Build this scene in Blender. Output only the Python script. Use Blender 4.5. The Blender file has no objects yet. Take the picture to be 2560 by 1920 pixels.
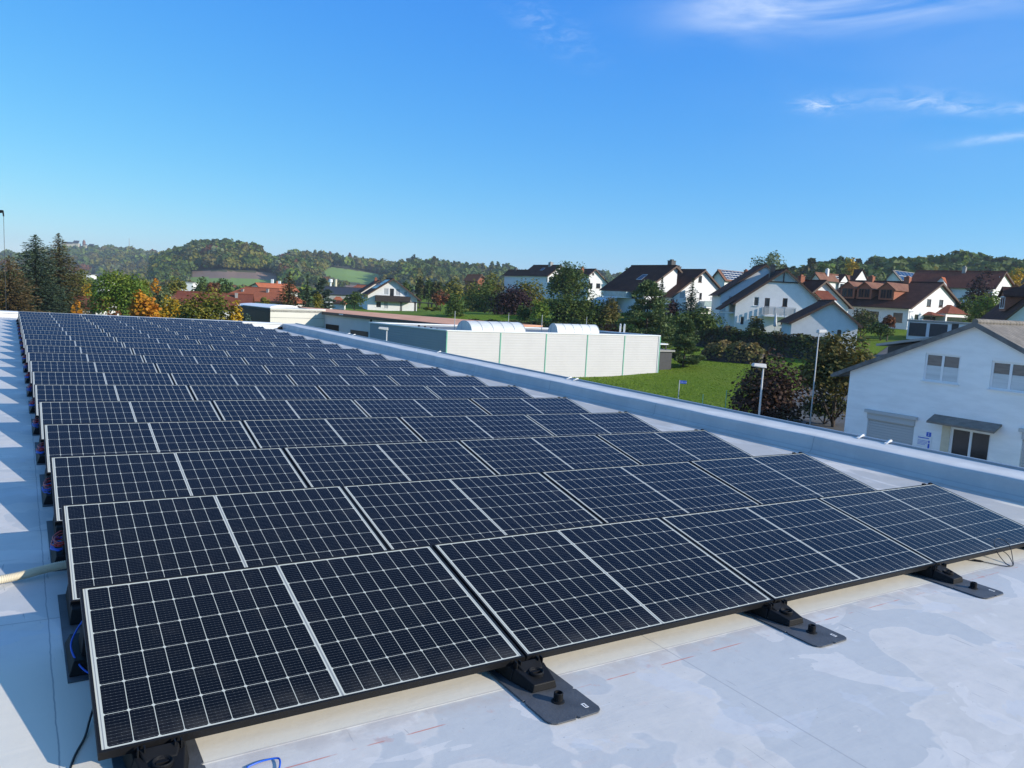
import bpy, bmesh, math, random
import numpy as np
from mathutils import Vector, Matrix
C = bpy.context.scene.collection
SC = bpy.context.scene
PI = math.pi
# ---------------------------------------------------------------- camera
# survey frame ("roof frame"): X along the panel rows, Y across them, Z normal to the membrane
CR = np.array([-0.23431191, -2.78890556, 1.62819327])
YAW, PIT, ROL, FPX = 0.575300227, -0.104544015, 0.0719290148, 1917.10783
TILT, DY, GAP, SLX, H0 = 0.215509694, 1.43687868, 0.0124673132, -0.014275517, -0.10
EYE = 7.0                                    # height of the camera above the yard
def _axes(yaw, pitch, roll):
    cy, sy = math.cos(yaw), math.sin(yaw); cp, sp = math.cos(pitch), math.sin(pitch)
    f = np.array([sy*cp, cy*cp, sp]); r = np.array([cy, -sy, 0.0]); u = np.cross(r, f)
    cr, sr = math.cos(roll), math.sin(roll)
    return cr*r+sr*u, -sr*r+cr*u, f
_r, _u, _f = _axes(YAW, PIT, ROL)
_g = np.array([-0.0228902435, -0.00053867968, 0.999737839]); _g /= np.linalg.norm(_g)   # plumb line in the roof frame
_yw = _f-(_f@_g)*_g; _yw /= np.linalg.norm(_yw)
MR = np.array([np.cross(_yw, _g), _yw, _g])  # roof frame -> world (world Y = view heading, Z = up)
R_, U_, F_ = MR@_r, MR@_u, MR@_f
ROOF = Matrix.Identity(4)
_t = np.array([0, 0, EYE])-MR@CR
for i in range(3):
    for j in range(3): ROOF[i][j] = MR[i, j]
    ROOF[i][3] = _t[i]
cam = bpy.data.cameras.new("camera"); camo = bpy.data.objects.new("camera", cam); C.objects.link(camo)
cm = Matrix.Identity(4)
for i in range(3):
    cm[i][0], cm[i][1], cm[i][2] = R_[i], U_[i], -F_[i]
cm[2][3] = EYE
camo.matrix_world = cm
cam.sensor_width = 36; cam.lens = FPX/2560*36; cam.clip_start = 0.05; cam.clip_end = 12000
SC.camera = camo
def ray(px, py): return (px-1280)/FPX*R_-(py-960)/FPX*U_+F_
def P(px, py, d):                            # the point at depth d seen at a given place of the photograph
    v = ray(px, py); t = d/v[1]
    return np.array([v[0]*t, d, EYE+v[2]*t])
def proj(p):
    q = np.asarray(p, float)-np.array([0, 0, EYE])
    x, y, z = q@R_, q@U_, q@F_
    return 1280+FPX*x/z, 960-FPX*y/z
# ---------------------------------------------------------------- light
_s = MR@np.array([1.43, -1.87, 1.0]); _s /= np.linalg.norm(_s)
SUN_EL = math.asin(_s[2]); SUN_AZ = math.atan2(_s[0], _s[1])
W = bpy.data.worlds.new("World"); SC.world = W; W.use_nodes = True
wn, wl = W.node_tree.nodes, W.node_tree.links
wn.clear()
wo = wn.new("ShaderNodeOutputWorld"); bg = wn.new("ShaderNodeBackground"); sky = wn.new("ShaderNodeTexSky")
sky.sky_type = 'NISHITA'; sky.sun_disc = False; sky.sun_elevation = SUN_EL; sky.sun_rotation = SUN_AZ
sky.altitude = 200; sky.air_density = 1.0; sky.dust_density = 0.0; sky.ozone_density = 6.0
bg.inputs['Strength'].default_value = 0.15
wl.new(bg.outputs[0], wo.inputs[0])
class NT:                                    # small expression helper for node trees
    def __init__(s, nt): s.n, s.l = nt.nodes, nt.links
    def put(s, sock, v):
        if hasattr(v, 'links'): s.l.new(v, sock)
        else:
            try: sock.default_value = v
            except Exception: sock.default_value = (*v, 1.0)
    def m(s, op, a, b=None, c=None, clamp=False):
        n = s.n.new("ShaderNodeMath"); n.operation = op; n.use_clamp = clamp
        s.put(n.inputs[0], a)
        if b is not None: s.put(n.inputs[1], b)
        if c is not None: s.put(n.inputs[2], c)
        return n.outputs[0]
    def mix(s, f, a, b):
        n = s.n.new("ShaderNodeMix"); n.data_type = 'RGBA'
        s.put(n.inputs[0], f); s.put(n.inputs[6], a); s.put(n.inputs[7], b)
        return n.outputs[2]
    def ramp(s, v, a, b):                    # smoothstep a..b -> 0..1
        n = s.n.new("ShaderNodeMapRange"); n.interpolation_type = 'SMOOTHSTEP'
        s.put(n.inputs[0], v); s.put(n.inputs[1], a); s.put(n.inputs[2], b)
        return n.outputs[0]
    def noise(s, vec, scale, detail=4, rough=0.55, dist=0.0, dim='3D'):
        n = s.n.new("ShaderNodeTexNoise"); n.noise_dimensions = dim
        if vec is not None: s.l.new(vec, n.inputs['Vector'])
        n.inputs['Scale'].default_value = scale; n.inputs['Detail'].default_value = detail
        n.inputs['Roughness'].default_value = rough; n.inputs['Distortion'].default_value = dist
        return n.outputs[0]
    def map(s, vec, scale=(1, 1, 1), loc=(0, 0, 0), rot=(0, 0, 0)):
        n = s.n.new("ShaderNodeMapping"); s.l.new(vec, n.inputs[0])
        n.inputs['Scale'].default_value = scale; n.inputs['Location'].default_value = loc; n.inputs['Rotation'].default_value = rot
        return n.outputs[0]
    def sep(s, vec):
        n = s.n.new("ShaderNodeSeparateXYZ"); s.l.new(vec, n.inputs[0]); return n.outputs
    def obj(s): return s.n.new("ShaderNodeTexCoord").outputs['Object']
    def bump(s, h, strength, dist=0.01):
        n = s.n.new("ShaderNodeBump"); n.inputs['Strength'].default_value = strength; n.inputs['Distance'].default_value = dist
        s.l.new(h, n.inputs['Height']); return n.outputs[0]
# vivid grading of the clear sky, channel by channel
T = NT(W.node_tree)
_sc = wn.new("ShaderNodeSeparateColor"); wl.new(sky.outputs[0], _sc.inputs[0]); _cc = wn.new("ShaderNodeCombineColor")
for i, (k, e) in enumerate([(.70, 1.30), (.735, .80), (.835, .22)]):
    wl.new(T.m('MULTIPLY', T.m('POWER', T.m('MULTIPLY', _sc.outputs[i], .15), e), k/.15), _cc.inputs[i])
_el = T.m('ARCSINE', T.sep(wn.new("ShaderNodeTexCoord").outputs['Generated'])[2])
_raw = wn.new("ShaderNodeMix"); _raw.data_type = 'RGBA'; _raw.blend_type = 'MULTIPLY'; _raw.inputs[0].default_value = 1; wl.new(sky.outputs[0], _raw.inputs[6]); _raw.inputs[7].default_value = (2.1, 1.85, 1.5, 1)
SKYC = T.mix(T.ramp(_el, .44, .95), _cc.outputs[0], _raw.outputs[2])
# thin cirrus painted into the sky dome by direction (azimuth, elevation)
dirv = wn.new("ShaderNodeTexCoord").outputs['Generated']
dx, dy_, dz = T.sep(dirv)
az = T.m('ARCTAN2', dx, dy_); el = T.m('ARCSINE', dz)
cmb = wn.new("ShaderNodeCombineXYZ"); wl.new(T.m('MULTIPLY', az, 5.0), cmb.inputs[0]); wl.new(T.m('MULTIPLY', el, 22.0), cmb.inputs[1])
fib = T.noise(cmb.outputs[0], 0.8, 6, 0.55, 0.6)
cm2 = wn.new("ShaderNodeCombineXYZ"); wl.new(T.m('MULTIPLY', az, 26.0), cm2.inputs[0]); wl.new(T.m('MULTIPLY', el, 75.0), cm2.inputs[1]); fine_ = T.noise(cm2.outputs[0], 1.3, 7, .65, .8)
def azel(px, py):
    v = ray(px, py); v = v/np.linalg.norm(v)
    return math.atan2(v[0], v[1]), math.asin(v[2])
tot = None
for (px, py, ra, re, tilt, amp, lo) in [(2030, 0, .10, .026, .02, 1.0, .34), (2330, -32, .20, .026, .05, 1.1, .30), (1880, -8, .07, .022, .05, .7, .36), (2066, 262, .026, .009, 0, .7, .36), (2030, 264, .022, .005, 0, .7, .36), (2260, 246, .058, .010, -.06, .36, .34), (2335, 262, .030, .008, -.1, .42, .34), (2430, 270, .026, .006, -.1, .6, .36), (2560, 272, .03, .006, 0, .45, .36), (2535, 340, .055, .0042, .09, .8, .22), (1380, 75, .05, .02, -.4, .3, .40), (2480, 160, .22, .10, 0, .12, .10)]:
    a0, e0 = azel(px, py)
    da = T.m('SUBTRACT', az, a0); de = T.m('SUBTRACT', T.m('SUBTRACT', el, e0), T.m('MULTIPLY', da, tilt))
    q = T.m('ADD', T.m('POWER', T.m('ABSOLUTE', T.m('DIVIDE', da, ra)), 2.0), T.m('POWER', T.m('ABSOLUTE', T.m('DIVIDE', de, re)), 2.0))
    g = T.m('MULTIPLY', T.m('MULTIPLY', T.m('EXPONENT', T.m('MULTIPLY', q, -1.0)), amp), T.ramp(fib if ra > .06 else fine_, lo, .72))
    tot = g if tot is None else T.m('ADD', tot, g)
cl = T.m('MULTIPLY', tot, 0.55, clamp=True)
wl.new(T.mix(cl, SKYC, (5.2, 5.8, 6.6)), bg.inputs['Color'])
sl = bpy.data.lights.new("sun", 'SUN'); so = bpy.data.objects.new("sun", sl); C.objects.link(so)
sl.energy = 4.5; sl.angle = math.radians(0.53); sl.color = (1.0, 0.93, 0.82)
so.rotation_euler = Vector((-_s[0], -_s[1], -_s[2])).to_track_quat('-Z', 'Y').to_euler(); so.location = (60, -30, 60)
SC.view_settings.view_transform = 'Standard'; SC.view_settings.look = 'None'; SC.view_settings.gamma = 1.0
SC.view_settings.exposure = 0.30
SC.cycles.max_bounces = 6; SC.cycles.transparent_max_bounces = 6
# ---------------------------------------------------------------- object helpers
def tag(o, label=None, cat=None, group=None, kind=None):
    if label: o['label'] = label
    if cat: o['category'] = cat
    if group: o['group'] = group
    if kind: o['kind'] = kind
    return o
def thing(name, label, cat, loc=(0, 0, 0), rz=0.0, group=None, mw=None):
    o = bpy.data.objects.new(name, None); C.objects.link(o); o.empty_display_size = 0.2
    if mw is not None: o.matrix_world = mw
    else: o.location = loc; o.rotation_euler = (0, 0, rz)
    return tag(o, label, cat, group)
class MB:
    def __init__(s): s.v, s.f, s.m = [], [], []
    def add(s, vs, fs, mi=0):
        b = len(s.v); s.v += [tuple(map(float, p)) for p in vs]
        for f in fs: s.f.append(tuple(b+i for i in f)); s.m.append(mi)
        return s
    def box(s, x0, x1, y0, y1, z0, z1, mi=0):
        return s.add([(x0, y0, z0), (x1, y0, z0), (x1, y1, z0), (x0, y1, z0), (x0, y0, z1), (x1, y0, z1), (x1, y1, z1), (x0, y1, z1)],
                     [(0, 3, 2, 1), (4, 5, 6, 7), (0, 1, 5, 4), (1, 2, 6, 5), (2, 3, 7, 6), (3, 0, 4, 7)], mi)
    def hexa(s, b, t, mi=0):                 # four bottom + four top points, counter-clockwise
        return s.add(list(b)+list(t), [(0, 3, 2, 1), (4, 5, 6, 7), (0, 1, 5, 4), (1, 2, 6, 5), (2, 3, 7, 6), (3, 0, 4, 7)], mi)
    def prism(s, poly, d, mi=0):             # polygon of 3-D points extruded by vector d
        n = len(poly); p = [np.array(q, float) for q in poly]; q = [a+np.array(d, float) for a in p]
        return s.add(p+q, [tuple(range(n-1, -1, -1)), tuple(range(n, 2*n))]+[(i, (i+1) % n, n+(i+1) % n, n+i) for i in range(n)], mi)
    def tube(s, path, r, n=8, mi=0, cap=True):
        path = [Vector(p) for p in path]; rs = r if isinstance(r, (list, tuple)) else [r]*len(path)
        b = len(s.v); ref = None
        for i, p in enumerate(path):
            t = (path[min(i+1, len(path)-1)]-path[max(i-1, 0)])
            t = t.normalized() if t.length > 1e-9 else Vector((0, 0, 1))
            if ref is None: ref = Vector((1, 0, 0)) if abs(t.x) < .8 else Vector((0, 1, 0))
            a = (ref-t*ref.dot(t)).normalized(); ref = a; c = t.cross(a)
            for k in range(n):
                w = 2*PI*k/n; q = p+(a*math.cos(w)+c*math.sin(w))*rs[i]; s.v.append((q.x, q.y, q.z))
        for i in range(len(path)-1):
            for k in range(n):
                s.f.append((b+i*n+k, b+i*n+(k+1) % n, b+(i+1)*n+(k+1) % n, b+(i+1)*n+k)); s.m.append(mi)
        if cap:
            s.f.append(tuple(b+k for k in range(n-1, -1, -1))); s.m.append(mi)
            e = b+(len(path)-1)*n; s.f.append(tuple(e+k for k in range(n))); s.m.append(mi)
        return s
    def lathe(s, prof, n=20, c=(0, 0), mi=0):   # profile of (radius, z)
        b = len(s.v)
        for (r, z) in prof:
            for k in range(n): w = 2*PI*k/n; s.v.append((c[0]+r*math.cos(w), c[1]+r*math.sin(w), z))
        for i in range(len(prof)-1):
            for k in range(n): s.f.append((b+i*n+k, b+i*n+(k+1) % n, b+(i+1)*n+(k+1) % n, b+(i+1)*n+k)); s.m.append(mi)
        s.f.append(tuple(b+k for k in range(n-1, -1, -1))); s.m.append(mi)
        e = b+(len(prof)-1)*n; s.f.append(tuple(e+k for k in range(n))); s.m.append(mi)
        return s
    def mesh(s, name, mats, smooth=False):
        me = bpy.data.meshes.new(name); me.from_pydata(s.v, [], s.f)
        for m in (mats if isinstance(mats, (list, tuple)) else [mats]): me.materials.append(m)
        me.polygons.foreach_set('material_index', s.m)
        if smooth: me.polygons.foreach_set('use_smooth', [True]*len(s.f))
        me.update(); return me
    def build(s, name, mats, parent=None, smooth=False, bevel=0.0, mw=None):
        o = bpy.data.objects.new(name, s.mesh(name, mats, smooth)); C.objects.link(o)
        if parent is not None: o.parent = parent
        if mw is not None: o.matrix_world = mw
        if bevel:
            b = o.modifiers.new('bevel', 'BEVEL'); b.width = bevel; b.segments = 2; b.limit_method = 'ANGLE'
        return o
def copy_tree(o, parent=None):
    c = o.copy(); C.objects.link(c)
    if parent is not None: c.parent = parent
    for ch in list(o.children): copy_tree(ch, c)
    return c
def mat(name, col, rough=0.6, var=0.0, vscale=3.0, bump=0.0, bscale=20.0, metal=0.0, spec=0.5, col2=None, stretch=(1, 1, 1)):
    m = bpy.data.materials.new(name); m.use_nodes = True
    b = m.node_tree.nodes['Principled BSDF']; t = NT(m.node_tree)
    b.inputs['Base Color'].default_value = (*col, 1); b.inputs['Roughness'].default_value = rough
    b.inputs['Metallic'].default_value = metal; b.inputs['Specular IOR Level'].default_value = spec
    if var or col2 or bump:
        co = t.map(t.obj(), stretch)
    if var or col2:
        c2 = col2 or tuple(c*(1-var) for c in col)
        nz = t.noise(co, vscale, 6, 0.6)
        t.l.new(t.mix(t.ramp(nz, .35, .68), col, c2), b.inputs['Base Color'])
    if bump: t.l.new(t.bump(t.noise(co, bscale, 4), bump), b.inputs['Normal'])
    return m
# ---------------------------------------------------------------- the roof we stand on
def roof_mat():
    m = bpy.data.materials.new("roof membrane"); m.use_nodes = True; t = NT(m.node_tree)
    b = m.node_tree.nodes['Principled BSDF']; o = t.obj(); x, y, z = t.sep(o)
    big = t.noise(o, .95, 3, .5, .5); fine = t.noise(o, 9, 5, .6); spk = t.noise(o, 60, 2, .5); wob = t.noise(o, 4, 4, .6)
    mid = t.noise(t.map(o, (1, 1.2, 1), (7, 3, 0)), 1.7, 5, .58, .35)
    c = t.mix(t.ramp(mid, .44, .62), (.69, .65, .605), (.635, .605, .565))
    # dried puddles: pale and grey-violet islands with crisp wavy outlines
    e = t.m('ADD', big, t.m('MULTIPLY', t.m('SUBTRACT', wob, .5), .10))
    c = t.mix(t.m('MULTIPLY', t.ramp(e, .515, .522), .85), c, (.545, .55, .545))
    rim = t.m('MULTIPLY', t.ramp(e, .500, .515), t.m('SUBTRACT', 1.0, t.ramp(e, .517, .526)))
    c = t.mix(t.m('MULTIPLY', rim, .22), c, (.765, .72, .675))
    e2 = t.noise(t.map(o, (1, 1.5, 1), (3, 11, 0)), 1.5, 4, .5, .8)
    c = t.mix(t.m('MULTIPLY', t.ramp(e2, .585, .592), .55), c, (.765, .72, .675))
    e3 = t.noise(t.map(o, (1, 1, 1), (13, 1, 0)), 2.3, 4, .55, .6)
    c = t.mix(t.m('MULTIPLY', t.ramp(e3, .60, .612), .45), c, (.62, .63, .65))
    # clay dust and scuffs
    c = t.mix(t.m('MULTIPLY', t.ramp(t.noise(t.map(o, (1, 2.2, 1)), 2.2, 6, .7, 1.0), .58, .80), .5), c, (.70, .53, .46))
    c = t.mix(t.m('MULTIPLY', t.ramp(fine, .45, .75), .18), c, (.42, .43, .44))
    c = t.mix(t.m('MULTIPLY', t.ramp(spk, .70, .78), .5), c, (.20, .19, .18))
    sc = t.noise(t.map(o, (16, 1.3, 1), (0, 0, 0), (0, 0, .6)), 3.0, 2, .5, .4)
    c = t.mix(t.m('MULTIPLY', t.ramp(sc, .71, .75), .45), c, (.25, .25, .26))
    sc2 = t.noise(t.map(o, (1.2, 16, 1), (4, 0, 0), (0, 0, -.25)), 2.2, 2, .5, .4)
    c = t.mix(t.m('MULTIPLY', t.ramp(sc2, .73, .78), .5), c, (.80, .80, .80))
    # sheltered cream strip just in front of the first row, ending at the lap of the sheet
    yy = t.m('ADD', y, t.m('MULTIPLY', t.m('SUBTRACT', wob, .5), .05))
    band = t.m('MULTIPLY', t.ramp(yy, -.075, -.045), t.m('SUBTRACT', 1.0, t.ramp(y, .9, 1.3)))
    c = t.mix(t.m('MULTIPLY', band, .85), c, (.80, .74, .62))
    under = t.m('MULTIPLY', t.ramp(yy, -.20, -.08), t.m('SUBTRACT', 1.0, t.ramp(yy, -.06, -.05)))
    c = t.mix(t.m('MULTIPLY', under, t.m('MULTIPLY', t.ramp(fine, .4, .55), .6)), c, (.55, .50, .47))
    wet = t.m('MULTIPLY', t.ramp(x, 6.6, 7.6), t.ramp(t.noise(t.map(o, (1.2, .45, 1), (9, 2, 0)), 1.6, 5, .6, .7), .40, .50)); c = t.mix(t.m('MULTIPLY', wet, .75), c, (.43, .42, .40))
    far = t.m('MULTIPLY', t.ramp(y, 1.6, 5.0), t.ramp(t.noise(t.map(o, (.8, .8, 1), (1, 7, 0)), 1.1, 4, .6, .5), .47, .56)); c = t.mix(t.m('MULTIPLY', far, .35), c, (.52, .52, .51))
    # laps between sheets: a thin dirty line every 1.55 m, and cross laps
    def line(v, w, k): 
        return t.m('MULTIPLY', t.m('SUBTRACT', 1.0, t.ramp(t.m('ABSOLUTE', v), w*.35, w)), k)
    fy = t.m('SUBTRACT', t.m('FRACT', t.m('DIVIDE', t.m('ADD', y, .052+1.55*40+.775), 1.55)), .5)
    c = t.mix(line(t.m('MULTIPLY', fy, 1.55), .006, .55), c, (.27, .27, .28))
    c = t.mix(line(t.m('ADD', t.m('ADD', x, .108), t.m('MULTIPLY', t.m('SUBTRACT', wob, .5), .02)), .004, .6), c, (.16, .18, .22))
    fx = t.m('SUBTRACT', t.m('FRACT', t.m('DIVIDE', t.m('ADD', x, 3.4+20*6.0+3.0), 6.0)), .5)
    c = t.mix(line(t.m('MULTIPLY', fx, 6.0), .006, .45), c, (.30, .30, .31))
    # red chalk snap line in front of the feet
    ch = t.m('ADD', t.m('ADD', y, .215), t.m('MULTIPLY', x, -.012))
    c = t.mix(t.m('MULTIPLY', line(ch, .005, 1.0), t.m('MULTIPLY', t.ramp(t.noise(o, 7, 3), .45, .6), .75)), c, (.62, .16, .10))
    c = t.mix(t.m('MULTIPLY', t.m('MULTIPLY', line(ch, .10, 1.0), t.ramp(t.noise(o, 4.2, 5, .7), .62, .7)), .35), c, (.60, .30, .24))
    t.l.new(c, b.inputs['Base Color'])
    rg = t.m('ADD', .45, t.m('MULTIPLY', mid, .25)); t.l.new(rg, b.inputs['Roughness']); b.inputs['Specular IOR Level'].default_value = .3
    h = t.m('ADD', t.m('MULTIPLY', fine, .3), t.m('MULTIPLY', t.noise(o, 1.3, 3), 1.0))
    wr = t.noise(t.map(o, (.5, 2.2, 1), (2, 5, 0)), 1.5, 4, .6, .8)
    h = t.m('ADD', h, t.m('MULTIPLY', wr, .45)); h = t.m('ADD', h, t.m('MULTIPLY', t.ramp(t.m('MULTIPLY', fy, 1.55), -.012, .004), .5))
    t.l.new(t.bump(h, .30, .022), b.inputs['Normal'])
    return m
M_ROOF = roof_mat()
def para_mat():
    m = bpy.data.materials.new("parapet membrane"); m.use_nodes = True; t = NT(m.node_tree); b = m.node_tree.nodes['Principled BSDF']; o = t.obj(); x, y, z = t.sep(o)
    c = t.mix(t.ramp(t.noise(o, 1.6, 6, .65), .38, .66), (.57, .56, .54), (.49, .49, .48)); c = t.mix(t.m('MULTIPLY', t.ramp(t.noise(t.map(o, (1, 5, .6)), 2.0, 4, .6), .58, .75), .35), c, (.36, .36, .36))
    c = t.mix(t.m('MULTIPLY', t.ramp(t.noise(t.map(o, (6, 1.2, 6)), 2.6, 5, .7), .55, .75), .4), c, (.68, .66, .62))
    fy = t.m('SUBTRACT', t.m('FRACT', t.m('DIVIDE', t.m('ADD', y, 41.3), 3.1)), .5); ln = t.m('SUBTRACT', 1.0, t.ramp(t.m('ABSOLUTE', fy), .001, .0028))
    c = t.mix(t.m('MULTIPLY', ln, .6), c, (.22, .23, .25)); lap = t.m('SUBTRACT', 1.0, t.ramp(t.m('ABSOLUTE', t.m('ADD', z, .055)), .004, .008)); c = t.mix(t.m('MULTIPLY', lap, .35), c, (.30, .31, .33))
    t.l.new(c, b.inputs['Base Color']); b.inputs['Roughness'].default_value = .6; b.inputs['Specular IOR Level'].default_value = .2
    t.l.new(t.bump(t.m('ADD', t.noise(t.map(o, (1, .5, 1)), 6, 4), t.m('MULTIPLY', t.ramp(fy, -.004, .003), .6)), .35, .02), b.inputs['Normal']); return m
M_PARA = para_mat(); M_PTOP = mat("sun lightened parapet top", (.72, .71, .69), .7, .16, 2.2, .15, 9, spec=.2)  # top is the same membrane; its sunlight is put into a lighter colour
M_EDGE = mat("edge sheet", (.74, .74, .72), .5, .10, 3, .05, 12)
M_METAL = mat("grey sheet metal", (.30, .32, .35), .35, .1, 5, metal=.4)
M_WHITE = mat("white plaster", (.80, .79, .77), .85, .07, 1.2, .12, 30)
M_BLACK = mat("black plastic", (.009, .009, .010), .6, .3, 9, .05, 40, spec=.2)
M_RUBBER = mat("grey rubber mat", (.080, .085, .095), .6, .35, 7, .2, 60)
M_FRAME = mat("black anodised frame", (.011, .011, .012), .5, .15, 20, spec=.2)
M_BLUE = mat("blue cable", (.01, .10, .55), .4); M_RED = mat("red cable", (.42, .02, .02), .4); M_DARKC = mat("black cable", (.012, .012, .014), .4)
M_CREAM = mat("cream conduit", (.66, .58, .42), .5, .1, 6)
bld = thing("flat_roofed_hall", "low hall with pale grey membrane roof carrying the rows of solar panels", "building", mw=ROOF)
X0, X1, Y0, Y1 = -16.0, 9.53, -7.0, 29.1
g = MB(); nx, ny = 50, 72
for j in range(ny+1):
    for i in range(nx+1): g.v.append((X0+(8.86-X0)*i/nx, Y0+(Y1-.25-Y0)*j/ny, H0))
for j in range(ny):
    for i in range(nx): g.f.append((j*(nx+1)+i, j*(nx+1)+i+1, (j+1)*(nx+1)+i+1, (j+1)*(nx+1)+i)); g.m.append(0)
g.build("roof_membrane", M_ROOF, bld)
# parapet along the right: leaning membrane face, rounded shoulder, sloping top and a dark metal edge
prof = [(8.80, H0+.001), (8.845, H0+.012), (8.872, H0+.05), (8.882, .05), (8.888, .09), (8.90, .112), (8.93, .121), (9.10, .129), (9.44, .143), (9.45, .149)]
g = MB(); n = 140
rnd = random.Random(3)
for j in range(n+1):
    y = Y0+(Y1-.05-Y0)*j/n; w = .006*math.sin(y*2.1)+.004*math.sin(y*5.3+1)
    for k, (x, z) in enumerate(prof):
        s = w if 2 < k < 7 else 0
        g.v.append((x+(.16-.007*y if y < 6 else .118)-.118+s*.6, y, z+s*.5))
m_ = len(prof)
for j in range(n):
    for k in range(m_-1): g.f.append((j*m_+k, (j+1)*m_+k, (j+1)*m_+k+1, j*m_+k+1)); g.m.append(0)
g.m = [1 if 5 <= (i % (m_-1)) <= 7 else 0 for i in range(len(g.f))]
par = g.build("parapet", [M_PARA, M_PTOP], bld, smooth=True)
MB().box(9.455, 9.53, Y0, Y1-.06, -.25, .170).build("metal_coping", M_METAL, par, bevel=.006)
for y in (2.9, 3.3, 9.72, 9.95, 15.9, 22.3, 22.8):
    g = MB(); g.prism([(9.36, y-.02, .146), (9.36, y+.02, .146), (9.50, y+.03, .176), (9.50, y-.015, .176)], (0, 0, .006))
    g.prism([(9.40, y, .158), (9.49, y-.015, .174), (9.49, y-.015, .196), (9.46, y-.01, .20)], (0, .02, 0)); g.build("coping_clip", M_WHITE, par)
# far edge: low upstand wrapped in white sheet, and the walls below
fe = MB(); a, b2 = .0, .0
for (xa, xb, za, zb) in [(X0, 8.87, .03, .13)]:
    fe.hexa([(xa, 28.85, H0), (xb, 28.85, H0), (xb, 29.08, H0), (xa, 29.08, H0)], [(xa, 28.9, za-.04), (xb, 28.9, zb-.06), (xb, 29.06, zb-.06), (xa, 29.06, za-.04)])
    fe.hexa([(xa, 28.87, za-.03), (xb, 28.87, zb-.05), (xb, 29.1, zb-.05), (xa, 29.1, za-.03)], [(xa, 28.87, za+.03), (xb, 28.87, zb+.0), (xb, 29.1, zb+.02), (xa, 29.1, za+.05)])
fe.build("edge_upstand", M_EDGE, bld, bevel=.008)
MB().hexa([(8.62, 28.55, H0+.002), (8.8, 28.55, H0+.002), (8.8, 28.7, H0+.002), (8.62, 28.7, H0+.002)], [(8.66, 28.58, H0+.1), (8.8, 28.58, H0+.12), (8.8, 28.7, H0+.12), (8.66, 28.7, H0+.1)]).build("roof_drain", M_BLACK, bld)
MB().box(X0, X1-.06, Y0, Y1-.07, -5.6, H0-.02).build("wall", M_WHITE, bld)
# ---------------------------------------------------------------- solar panels
PL, PW = 1.755, 1.038
def cell_mat():
    m = bpy.data.materials.new("photovoltaic cells"); m.use_nodes = True; t = NT(m.node_tree)
    b = m.node_tree.nodes['Principled BSDF']; x, y, z = t.sep(t.obj())
    CG = .0095; x0 = .028; px = (PL/2-CG-x0)/10; y0 = .019; py = (PW-2*y0)/6
    xm = t.m('SUBTRACT', PL/2, t.m('ABSOLUTE', t.m('SUBTRACT', x, PL/2)))       # mirror about the middle
    cx = t.m('DIVIDE', t.m('SUBTRACT', xm, x0), px); cy = t.m('DIVIDE', t.m('SUBTRACT', y, y0), py)
    fx = t.m('ABSOLUTE', t.m('SUBTRACT', t.m('FRACT', cx), .5)); fy = t.m('ABSOLUTE', t.m('SUBTRACT', t.m('FRACT', cy), .5))
    ax = t.m('MULTIPLY', t.m('SUBTRACT', .5, fx), px); ay = t.m('MULTIPLY', t.m('SUBTRACT', .5, fy), py)   # metres to the cell edge
    near = t.m('MINIMUM', t.m('MINIMUM', ax, ay), t.m('SUBTRACT', t.m('ADD', ax, ay), .0075))
    gap = t.m('LESS_THAN', near, .00125)
    out = t.m('MAXIMUM', t.m('MAXIMUM', t.m('LESS_THAN', cx, 0.0), t.m('GREATER_THAN', cx, 10.0)), t.m('MAXIMUM', t.m('LESS_THAN', cy, 0.0), t.m('GREATER_THAN', cy, 6.0)))
    wht = t.m('MAXIMUM', gap, out)
    bb = t.m('LESS_THAN', t.m('ABSOLUTE', t.m('SUBTRACT', t.m('FRACT', t.m('MULTIPLY', cy, 10.0)), .5)), .036)
    dot = t.m('MULTIPLY', bb, t.m('GREATER_THAN', t.m('ABSOLUTE', t.m('SUBTRACT', t.m('FRACT', t.m('MULTIPLY', cx, 5.0)), .5)), .40))
    ri = m.node_tree.nodes.new("ShaderNodeObjectInfo").outputs['Random']
    cell = t.mix(ri, (.0032, .0052, .0100), (.0046, .0068, .0108))
    cell = t.mix(t.m('MULTIPLY', t.noise(t.obj(), 3.0, 2), .4), cell, (.006, .010, .018))
    cell = t.mix(t.m('MULTIPLY', bb, .8), cell, (.085, .092, .105)); cell = t.mix(t.m('MULTIPLY', dot, .55), cell, (.30, .31, .30))
    ds = t.noise(t.obj(), 5.0, 6, .7); low = t.m('MULTIPLY', t.m('SUBTRACT', 1.0, t.ramp(y, .012, .16)), t.ramp(ds, .3, .7)); cell = t.mix(t.m('ADD', t.m('MULTIPLY', low, .10), t.m('MULTIPLY', t.ramp(ds, .5, .8), .035)), cell, (.36, .33, .28))
    cell = t.mix(t.m('MULTIPLY', t.ramp(t.noise(t.obj(), 95.0, 2, .5), .74, .80), .35), cell, (.38, .36, .30))
    # silver ribbons on the white margin and along the middle
    rib = t.m('MAXIMUM', t.m('LESS_THAN', t.m('ABSOLUTE', t.m('SUBTRACT', xm, .0195)), .0020), t.m('LESS_THAN', t.m('ABSOLUTE', t.m('SUBTRACT', xm, PL/2-.002)), .0022))
    white = t.mix(rib, (.56, .57, .50), (.27, .28, .28))
    t.l.new(t.mix(wht, cell, white), b.inputs['Base Color'])
    dirt = t.noise(t.map(t.obj(), (1, 1, 1)), 2.2, 5, .6)
    t.l.new(t.m('ADD', .07, t.m('MULTIPLY', dirt, .10)), b.inputs['Roughness'])
    b.inputs['IOR'].default_value = 1.17; b.inputs['Specular IOR Level'].default_value = .5
    return m
M_CELL = cell_mat()
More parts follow.
